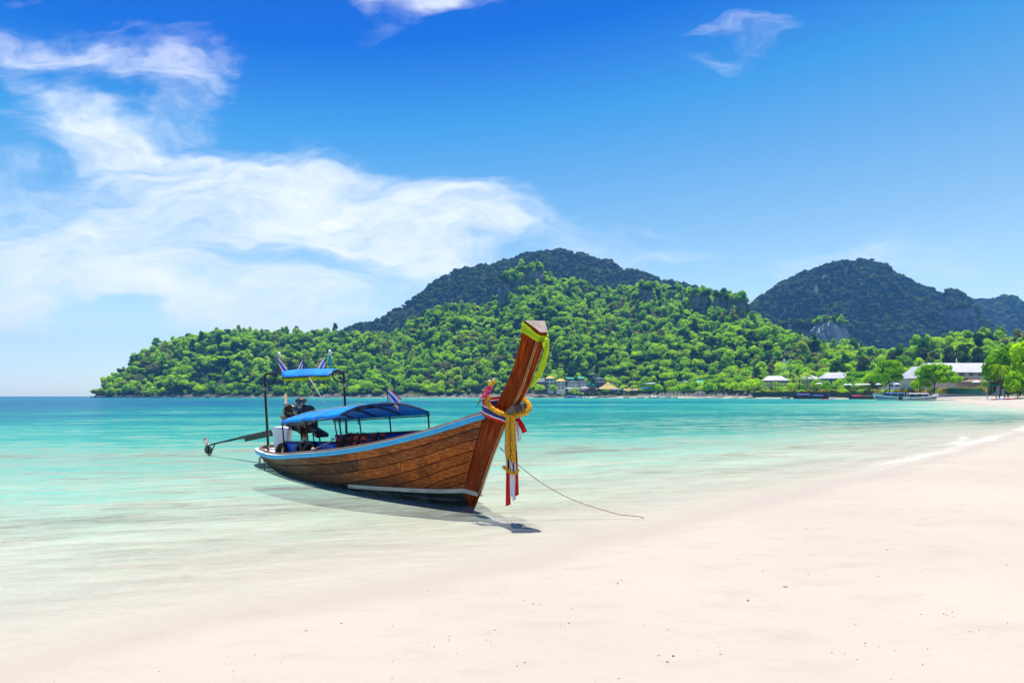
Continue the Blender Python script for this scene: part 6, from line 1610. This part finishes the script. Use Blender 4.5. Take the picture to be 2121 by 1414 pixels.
# ================================================================== FAR BOATS, PEOPLE AND BEACH THINGS
GEL = mat('white gelcoat', (.74, .75, .76), (.66, .68, .70), .8, 3, .3, spec=.5)
STRIPE = mat('navy stripe paint', (.012, .03, .16), None, 2, 2, .4)
BLUETOP = mat('blue boat top', (.02, .10, .50), None, 2, 3, .5)
ORANGE = mat('orange kit', (.60, .16, .03), None, 2, 2, .7)
def speedboat(px, Y, wpx, label, top, rz, seed):
    L_ = wpx / F * Y; p = at(px, HY + H * F / Y, Y); t = thing('speedboat', label, 'boat', (p.x, p.y, 0), rz, None); t.scale = (1, 1, 1.2)
    rnd = random.Random(seed); k = L_ / 12.0
    st = [(-6, 1.25, .92), (-4, 1.35, .95), (-1, 1.4, 1.05), (2, 1.3, 1.28), (4.2, .85, 1.58), (5.4, .38, 1.80), (6.3, .03, 1.98)]
    def ring(x, b_, z):
        r1, r2, r3 = (.94, .80, .74) if x > 3 else (.985, .955, .94)
        return [Vector((x, -b_, z)) * k, Vector((x * r1, -b_ * .90, z * .45)) * k, Vector((x * r2, -b_ * .55, -.1)) * k, Vector((x * r3, 0, -.35)) * k, Vector((x * r2, b_ * .55, -.1)) * k, Vector((x * r1, b_ * .90, z * .45)) * k, Vector((x, b_, z)) * k]
    b = MB(); b.loft([ring(*q) for q in st], False, False, 0, True); b.add(ring(*st[0]), [tuple(range(7))]); b.build('hull', GEL, t)
    b = MB(); b.loft([[Vector((x, -w, z)) * k, Vector((x, w, z + .0)) * k] for x, w, z in st], False); b.build('deck', GEL, t)
    for s in (-1, 1):
        b = MB(); b.loft([[Vector((x, s * (w * .975 + .012), z * .60)) * k, Vector((x, s * (w * .965 + .012), z * (.50 - .03 * i))) * k] for i, (x, w, z) in enumerate(st[:-1])], False); b.build('stripe', STRIPE, t)
        b = MB(); b.loft([[Vector((x, s * (1.0 - .25 * max(0, (x - 1.5) / 2.2)), 1.95)) * k, Vector((x + .1, s * (1.16 - .3 * max(0, (x - 1.5) / 2.2)), 1.2)) * k] for x in np.linspace(-3.4, 2.2, 7)], False); b.build('side_window', M_GLASS, t)
    b = MB(); b.loft([[Vector((2.5, -.85, 1.95)) * k, Vector((2.5, .85, 1.95)) * k], [Vector((4.3, -.62, 1.42)) * k, Vector((4.3, .62, 1.42)) * k]], False); b.build('windscreen', M_GLASS, t)
    b = MB(); b.loft([[Vector((x, -1.12 * (1 - .18 * max(0, x - 2)), 1.98 - .12 * max(0, x - 2.2))) * k, Vector((x, -.9, 2.16 - .12 * max(0, x - 2.2))) * k, Vector((x, .9, 2.16 - .12 * max(0, x - 2.2))) * k, Vector((x, 1.12 * (1 - .18 * max(0, x - 2)), 1.98 - .12 * max(0, x - 2.2))) * k] for x in (-4.0, -2.2, 0, 1.6, 2.4)], True, True); b.build('hard_top', top, t)
    for x in (-3.8, -1.8, .6):
        for s in (-1, 1): b = MB(); b.tube([Vector((x, s * 1.15, 1.0)) * k, Vector((x, s * 1.05, 2.0)) * k], .045 * k, 6); b.build('roof_post', GEL, t)
    for s in (-.6, .6):
        b = MB(); b.box(Vector((-6.35, s, .75)) * k, Vector((.55, .42, .9)) * k, taper=.8); b.box(Vector((-6.4, s, .0)) * k, Vector((.25, .2, .9)) * k); b.build('outboard', M_DARKW, t)
    b = MB(); b.tube([Vector((3.6, -.8, 1.45)) * k, Vector((4.6, -.62, 1.95)) * k, Vector((5.9, 0, 2.15)) * k, Vector((4.6, .62, 1.95)) * k, Vector((3.6, .8, 1.45)) * k], .03 * k, 6); b.build('bow_rail', M_FRAME, t)
    for x, m_ in ((-3.6, BLUETOP), (-.6, ORANGE), (1.6, BLUETOP)):
        b = MB(); b.lathe(Vector((x, -1.42, .65)) * k, [(.02, -.32 * k), (.13 * k, -.24 * k), (.13 * k, .24 * k), (.02, .32 * k)], 8); b.build('fender', m_, t)
    return t
speedboat(1846, 268, 72, 'white speedboat with blue roof moored behind the nearer white one', BLUETOP, R(176), 1)
speedboat(1905, 240, 72, 'white speedboat with white roof nearest the sandy spit', GEL, R(-5), 2)
WD = [mat('dark boat wood', (.06, .035, .025), (.035, .022, .017), 2, 4, .7), mat('blue boat wood', (.03, .16, .42), None, 2, 3, .6), mat('white boat wood', (.6, .6, .58), None, 2, 3, .6)]
RB = mat('red cloth', (.55, .03, .05), None, 2, 2, .7); PURP = mat('violet blue tarp', (.10, .06, .42), None, 2, 3, .6)
def small_boat(px, Y, wpx, label, hull, top, rz=0.0, group=None, prow=True):
    L_ = wpx / F * Y; k = L_ / 9.0; p = at(px, 820, Y); t = thing('longtail_boat', label, 'boat', (p.x, p.y, 0), rz, group)
    st = [(-4.4, .45, .62), (-3.6, .72, .60), (-1.5, .85, .66), (1, .78, .85), (3, .42, 1.15), (4.1, .10, 1.42)]
    ring = lambda x, w, z: [Vector((x, -w, z)) * k, Vector((x * .96, -w * .8, z * .35)) * k, Vector((x * .92, 0, -.3)) * k, Vector((x * .96, w * .8, z * .35)) * k, Vector((x, w, z)) * k, Vector((x, w * .85, z - .05)) * k, Vector((x * .97, w * .6, .1)) * k, Vector((x * .97, -w * .6, .1)) * k, Vector((x, -w * .85, z - .05)) * k]
    b = MB(); b.loft([ring(*q) for q in st], True, True, 0, False); b.build('hull', hull, t)
    if prow: b = MB(); b.tube([Vector((3.7, 0, .2)) * k, Vector((4.2, 0, 1.4)) * k, Vector((4.65, 0, 2.1)) * k, Vector((4.85, 0, 2.75)) * k], [.10 * k, .10 * k, .12 * k, .15 * k], 6); b.build('prow', WD[0], t); b = MB(); b.blob(Vector((4.35, 0, 1.55)) * k, .22 * k, 1, .3); b.build('ribbon_knot', RB, t)
    b = MB(); b.loft([[Vector((x, y, 1.75 - .35 * y * y)) * k for y in (-.85, -.4, 0, .4, .85)] + [Vector((x, y, 1.68 - .35 * y * y)) * k for y in (.85, .4, 0, -.4, -.85)] for x in (-3.3, -1, 1.4)], True, True); b.build('canopy', top, t)
    for x in (-3.2, -1, 1.3):
        for s in (-1, 1): b = MB(); b.tube([Vector((x, s * .72, .55)) * k, Vector((x, s * .80, 1.5)) * k], .03 * k, 5); b.build('post', WD[0], t)
    b = MB(); b.box(Vector((-4.0, 0, 1.0)) * k, Vector((.9, .4, .5)) * k); b.tube([Vector((-4.3, 0, .95)) * k, Vector((-6.4, -.3, .35)) * k], .05 * k, 5); b.build('engine', WD[0], t)
    return t
small_boat(1628, 420, 20, 'small dark boat with teal canopy left of the long moored longtails', WD[0], mat('teal canopy', (.02, .25, .30), None, 2, 2, .6), R(8))
small_boat(1668, 400, 52, 'dark longtail with violet canopy in front of the sea wall', WD[0], PURP, R(4), None)
small_boat(1698, 396, 40, 'dark longtail with bright blue canopy beside the violet one', WD[0], BLUETOP, R(-6), None)
small_boat(1778, 352, 42, 'dark longtail with red cloths left of the white speedboats', WD[0], RB, R(5), None)
small_boat(1800, 346, 40, 'dark longtail with black canopy touching the blue roofed speedboat', WD[0], M_DARKW, R(-4), None)
small_boat(1181, 610, 26, 'blue hulled boat beached below the white villa', WD[1], BLUETOP, R(6))
small_boat(1196, 606, 22, 'white and blue boat right of the blue hulled one', WD[2], BLUETOP, R(-4))
small_boat(1233, 600, 12, 'small dark dinghy on the village beach near the brown bar', WD[0], M_DGRN, R(3), None, False)
small_boat(1298, 596, 11, 'low dark rowing boat in front of the low restaurant', WD[0], M_DARKW, R(2), None, False)
small_boat(1327, 592, 16, 'small longtail with blue canopy right of the thatched restaurant', WD[0], BLUETOP, R(5))
small_boat(1356, 580, 24, 'white speed launch at the end of the village beach', WD[2], GEL, R(-3), None, False)
small_boat(1379, 578, 22, 'second white launch right of the first one at the village beach', WD[2], BLUETOP, R(4), None, False)
small_boat(1396, 574, 18, 'white launch with dark canopy rightmost at the village beach', WD[2], M_DARKW, R(-5), None, False)
small_boat(1564, 520, 12, 'bright blue flat boat drawn up on the middle of the far beach', WD[1], BLUETOP, R(0), None, False)
# kayaks with paddlers and swimmers
def kayak(loc, rz, L_, m_, label):
    t = thing('kayak', label, 'kayak', loc, rz); b = MB()
    b.loft([[Vector((x, w * math.cos(a), .16 + .17 * math.sin(a))) for a in np.linspace(0, 6.28, 9)[:-1]] for x, w in ((-L_ / 2, .02), (-L_ * .38, .24), (-L_ * .15, .36), (L_ * .15, .36), (L_ * .38, .24), (L_ / 2, .02))], True, True, 0, True); b.build('hull', m_, t)
    b = MB(); b.loft([[Vector((math.cos(a) * L_ * .11 + s_, math.sin(a) * .22, .335 + h_)) for a in np.linspace(0, 6.28, 11)[:-1]] for s_, h_ in ((0, 0), (0, .05))], True, False); b.build('cockpit_rim', M_DARKW, t)
    return t
KRED, KYEL, KBLU, KORG = RB, mat('yellow kayak plastic', (.70, .55, .03), None, 2, 2, .5), mat('blue kayak plastic', (.02, .25, .62), None, 2, 2, .5), mat('orange buoy plastic', (.75, .25, .05), None, 2, 2, .5)
p = at(1706, 823.5, 300); kayak((p.x, p.y, 0), R(10), 3.4, KRED, 'red kayak afloat right of the dark moored longtails')
p = at(1722, 823.2, 302); kayak((p.x, p.y, 0), R(-5), 3.2, KBLU, 'blue kayak afloat right of the red kayak')
for i in range(14):
    px = 1630 + i * 9 + random.uniform(-3, 3); Y = 300 - i * 1.5 + random.uniform(-6, 6); q = at(px, 820, Y)
    b = MB(); b.blob((0, 0, .05), (.28, .28, .24), 1); o = b.build('buoy', KORG); o.location = (q.x, q.y, .02); tag(o, 'small orange float of the swimming line off the sea wall', 'buoy', 'orange floats of the swimming line')
# parasols
def parasol(px, pyb, Y, hgt, rad, m_, label, group=None, name='parasol'):
    q = at(px, pyb, Y); z = q.z; t = thing(name, label, 'parasol', (q.x, q.y, z), 0, group)
    b = MB(); b.tube([(0, 0, -.6), (0, 0, hgt)], .035, 6); b.build('pole', M_FRAME, t)
    b = MB(); b.loft([[Vector((math.cos(a) * r_, math.sin(a) * r_, z_)) for a in np.linspace(0, 2 * math.pi, 9)[:-1]] for r_, z_ in ((rad, hgt - .75), (rad * .99, hgt - .62), (rad * .55, hgt - .2), (.04, hgt))], True, True); b.build('canopy', m_, t)
PW = mat('white parasol cloth', (.74, .73, .70), None, 2, 2, .8, trans=.2); PG = mat('green parasol cloth', (.02, .38, .16), None, 2, 2, .8, trans=.2); PR = mat('red parasol cloth', (.55, .04, .06), None, 2, 2, .8, trans=.2)
for i, px in enumerate((1752, 1760, 1775, 1781, 1790, 1797, 1819, 1857)): parasol(px, 806.5 - .0 * i, 345 - (px - 1750) * .35, 3.0, 1.5, PW, 'white garden parasol behind the sea wall, %s from the left' % ORD[i], 'white garden parasols')
parasol(1696, 803, 420, 3.2, 2.3, PW, 'single white parasol left of the garden parasols')
parasol(2049, 806, 226, 3.3, 1.55, PW, 'wide white parasol at the top of the sandy beach')
parasol(2022, 806, 236, 3.1, 1.4, PW, 'white parasol half hidden by shrubs left of the wide one')
parasol(2056, 808, 222, 2.2, 1.5, PG, 'left bright green parasol on the right beach')
parasol(2075, 808, 218, 2.2, 1.5, PG, 'right bright green parasol on the right beach')
parasol(2097, 808, 212, 2.7, 1.3, PR, 'red parasol at the right edge of the beach')
parasol(1336, 815, 586, 5.4, 4.5, BLUETOP, 'big blue parasol on the village beach')
parasol(1348, 814, 592, 9, 5.2, PW, 'large white marquee like parasol on the village beach', None)
parasol(1210, 814, 615, 5.5, 4.6, PW, 'white parasol below the brown roofed beach bar')
parasol(1177, 814, 618, 5.0, 3.6, PW, 'beige white parasol left of the brown beach bar')
for px, lab in ((1272, 'left small blue beach parasol before the thatched hall'), (1283, 'right small blue beach parasol before the thatched hall'), (1311, 'small blue beach parasol before the low restaurant')): parasol(px, 815, 604, 4.0, 2.2, BLUETOP, lab)
# people
SKIN = mat('skin', (.42, .25, .17), (.36, .21, .14), 5, 2, .6); HAIR = mat('dark hair', (.03, .02, .015), None, 9, 2, .6)
def person_mesh(pose):
    """one continuous body grown along a skeleton, with head, hands and feet"""
    me = bpy.data.meshes.new('body'); V = []; E = []; Rr = []
    def j(p, r, par=None):
        V.append(p); Rr.append(r)
        if par is not None: E.append((par, len(V) - 1))
        return len(V) - 1
    sw = .16 if pose == 'walk' else .02
    pel = j((0, 0, .93), .125); ch = j((0, -.01, 1.18), .125, pel); sh_ = j((0, 0, 1.38), .13, ch); nk = j((0, 0, 1.49), .055, sh_); hd = j((0, -.015, 1.60), .095, nk); j((0, -.01, 1.70), .085, hd)
    for s in (-1, 1):
        hp = j((s * .09, 0, .86), .095, pel)
        if pose == 'sit': kn = j((s * .12, -.42, .86), .065, hp); an = j((s * .12, -.45, .46), .045, kn)
        else: kn = j((s * .10, -s * sw, .48), .06, hp); an = j((s * .10, -s * sw * 1.2 + .04 * abs(sw), .09), .042, kn)
        a = V[an]; j((a[0], a[1] - .15, a[2] - .04), .035, an)
        so = j((s * .18, 0, 1.38), .06, sh_); el = j((s * .24, .04 + s * sw * .6, 1.12), .042, so); wr = j((s * .24, -.06 + s * sw * 1.2, .90), .032, el); j((s * .235, -.10 + s * sw * 1.2, .80), .028, wr)
    me.from_pydata(V, E, []); o = bpy.data.objects.new('body', me); col.objects.link(o)
    md = o.modifiers.new('skin', 'SKIN'); md.use_smooth_shade = True
    for v, r in zip(me.skin_vertices[0].data, Rr): v.radius = (r, r)
    me.skin_vertices[0].data[0].use_root = True
    sb = o.modifiers.new('smooth', 'SUBSURF'); sb.levels = sb.render_levels = 1
    dg = bpy.context.evaluated_depsgraph_get(); m2 = bpy.data.meshes.new_from_object(o.evaluated_get(dg)); bpy.data.objects.remove(o)
    m2.materials.clear(); m2.materials.append(SKIN); m2.polygons.foreach_set('use_smooth', [True] * len(m2.polygons)); m2.name = 'body'
    return m2
PM = {k: person_mesh(k) for k in ('stand', 'walk', 'sit')}
def person(loc, rz, pose, shirt, shorts, label, s=1.0):
    t = thing('person', label, 'person', loc, rz); t.scale = (s, s, s)
    o = bpy.data.objects.new('body', PM[pose]); col.objects.link(o); o.parent = t
    b = MB(); b.blob((0, .015, 1.665), (.105, .11, .10), 2); b.build('hair', HAIR, t)
    if shirt: b = MB(); b.loft([[Vector((math.cos(a) * w, math.sin(a) * d_, z)) for a in np.linspace(0, 6.28, 13)[:-1]] for w, d_, z in ((.18, .155, .88), (.175, .15, 1.1), (.21, .155, 1.34), (.10, .09, 1.47))], True, False, 0, True); b.build('shirt', shirt, t)
    b = MB(); b.loft([[Vector((math.cos(a) * w, math.sin(a) * d_, z)) for a in np.linspace(0, 6.28, 13)[:-1]] for w, d_, z in ((.21, .155 if pose != 'walk' else .22, .58), (.19, .16, .84), (.165, .15, .96))], True, False, 0, True); b.build('shorts', shorts, t)
    return t
WSH, BSH, RSH = mat('white shirt', (.7, .7, .72), None, 3, 2, .8), mat('blue shirt', (.05, .15, .45), None, 3, 2, .8), mat('red shirt', (.5, .05, .06), None, 3, 2, .8)
def pp(px, pyb, Y): q = at(px, pyb, Y); return (q.x, q.y, q.z)
def on_sand(px, Y): x = (px - CX) / F * Y; return (x, Y, land_z(x, Y))
for px, Y, rz, po, sh1, sh2, lab in ((2045, 232, 20, 'stand', WSH, BSH, 'person in white shirt standing left of the green parasols'), (2064, 226, -30, 'walk', WSH, M_DARKW, 'person in white shirt walking between the green parasols'),
        (2070, 214, 10, 'stand', BSH, M_DARKW, 'person in blue shirt in front of the right green parasol'), (2081, 208, 90, 'walk', RSH, BSH, 'person in red shirt walking towards the kayaks'), (2088, 216, 0, 'stand', None, M_DARKW, 'bare chested person in dark shorts near the red parasol'),
        (2108, 210, -60, 'stand', None, RB, 'bare chested person in red shorts under the red parasol')):
    person(on_sand(px, Y), R(rz), po, sh1, sh2, lab)
q = at(1872, 826, 232); person((q.x, q.y, -.55), R(30), 'stand', WSH, BSH, 'person in white shirt wading beside the white roofed speedboat')
for px, Y, m_, lab, rz in ((2062, 206, KRED, 'red kayak lying on the sand under the left green parasol', 15), (2078, 203, KBLU, 'blue kayak lying on the sand beside the red one', -10), (2090, 200, KRED, 'second red kayak lying furthest right of the pile', 5), (2112, 205, KYEL, 'yellow kayak lying alone at the right edge of the beach', 0)):
    x, y, z = on_sand(px, Y); kayak((x, y, z), R(rz), 3.4, m_, lab)
for px, lab, sh1 in ((1222, 'person on the village beach left of the thatched hall', WSH), (1254, 'person in red on the village beach before the thatched hall', RSH), (1288, 'person in blue on the village beach right of the hall', BSH), (1340, 'person in white near the blue parasol on the village beach', WSH)):
    x, y, z = on_sand(px, 640); q = at(px, 816, 612); person((q.x, q.y, max(q.z, .3)), R(20), 'stand', sh1, M_DARKW, lab)
# teal sail shaped sculpture at the top of the right beach
q = at(2080, 806, 225); t = thing('beach_swing', 'pale teal folded sail on a slanted pole at the top of the beach', 'sail', q)
b = MB(); b.tube([(0, 0, -1), (1.5, 0, 5.2)], .07, 6); b.build('pole', M_FRAME, t)
b = MB(); b.loft([[Vector((-.6, 0, 2.0)), Vector((.9, .05, 2.4))], [Vector((-.9, .2, 3.4)), Vector((1.0, .1, 3.2))], [Vector((-1.2, 0, 4.2)), Vector((1.35, 0, 5.0))]], False); b.build('cloth', mat('pale teal cloth', (.25, .52, .52), None, 2, 2, .8), t)
# specks of shell, coral and dry leaf on the near sand
SPM = [mat('brown flotsam', (.24, .19, .14), (.14, .105, .075), 30, 3, .9), mat('grey coral bit', (.33, .30, .27), (.22, .20, .18), 30, 3, .9)]
rnd = random.Random(77); PTS = []
for _ in range(230):
    px, py = rnd.uniform(-60, 2200), rnd.uniform(900, 1430); Y = F * 1.4 / (py - HY); PTS.append(((px - CX) / F * Y, Y))
PX_ = np.array(PTS); gz_, gd_ = ground_z(PX_[:, 0].reshape(1, -1), PX_[:, 1].reshape(1, -1)); gz_, gd_ = gz_[0], gd_[0]
b = MB()
for (X, Y), z, d in zip(PTS, gz_, gd_):
    if d < .25: continue
    n_ = 1 if rnd.random() < .75 else rnd.randint(2, 5)
    for _ in range(n_):
        s = rnd.uniform(.002, .0052) * (1.6 if rnd.random() < .1 else 1); dx, dy = (0, 0) if n_ == 1 else (rnd.gauss(0, .06), rnd.gauss(0, .06))
        b.blob((X + dx, Y + dy, z + s * .3), (s * rnd.uniform(.8, 2.6), s * rnd.uniform(.7, 1.4), s * .6), 1, .25, 0 if rnd.random() < .6 else 1, False, Matrix.Rotation(rnd.uniform(0, 3.14), 3, 'Z'))
o = b.build('sand_debris', SPM, recalc=False); o['kind'] = 'stuff'
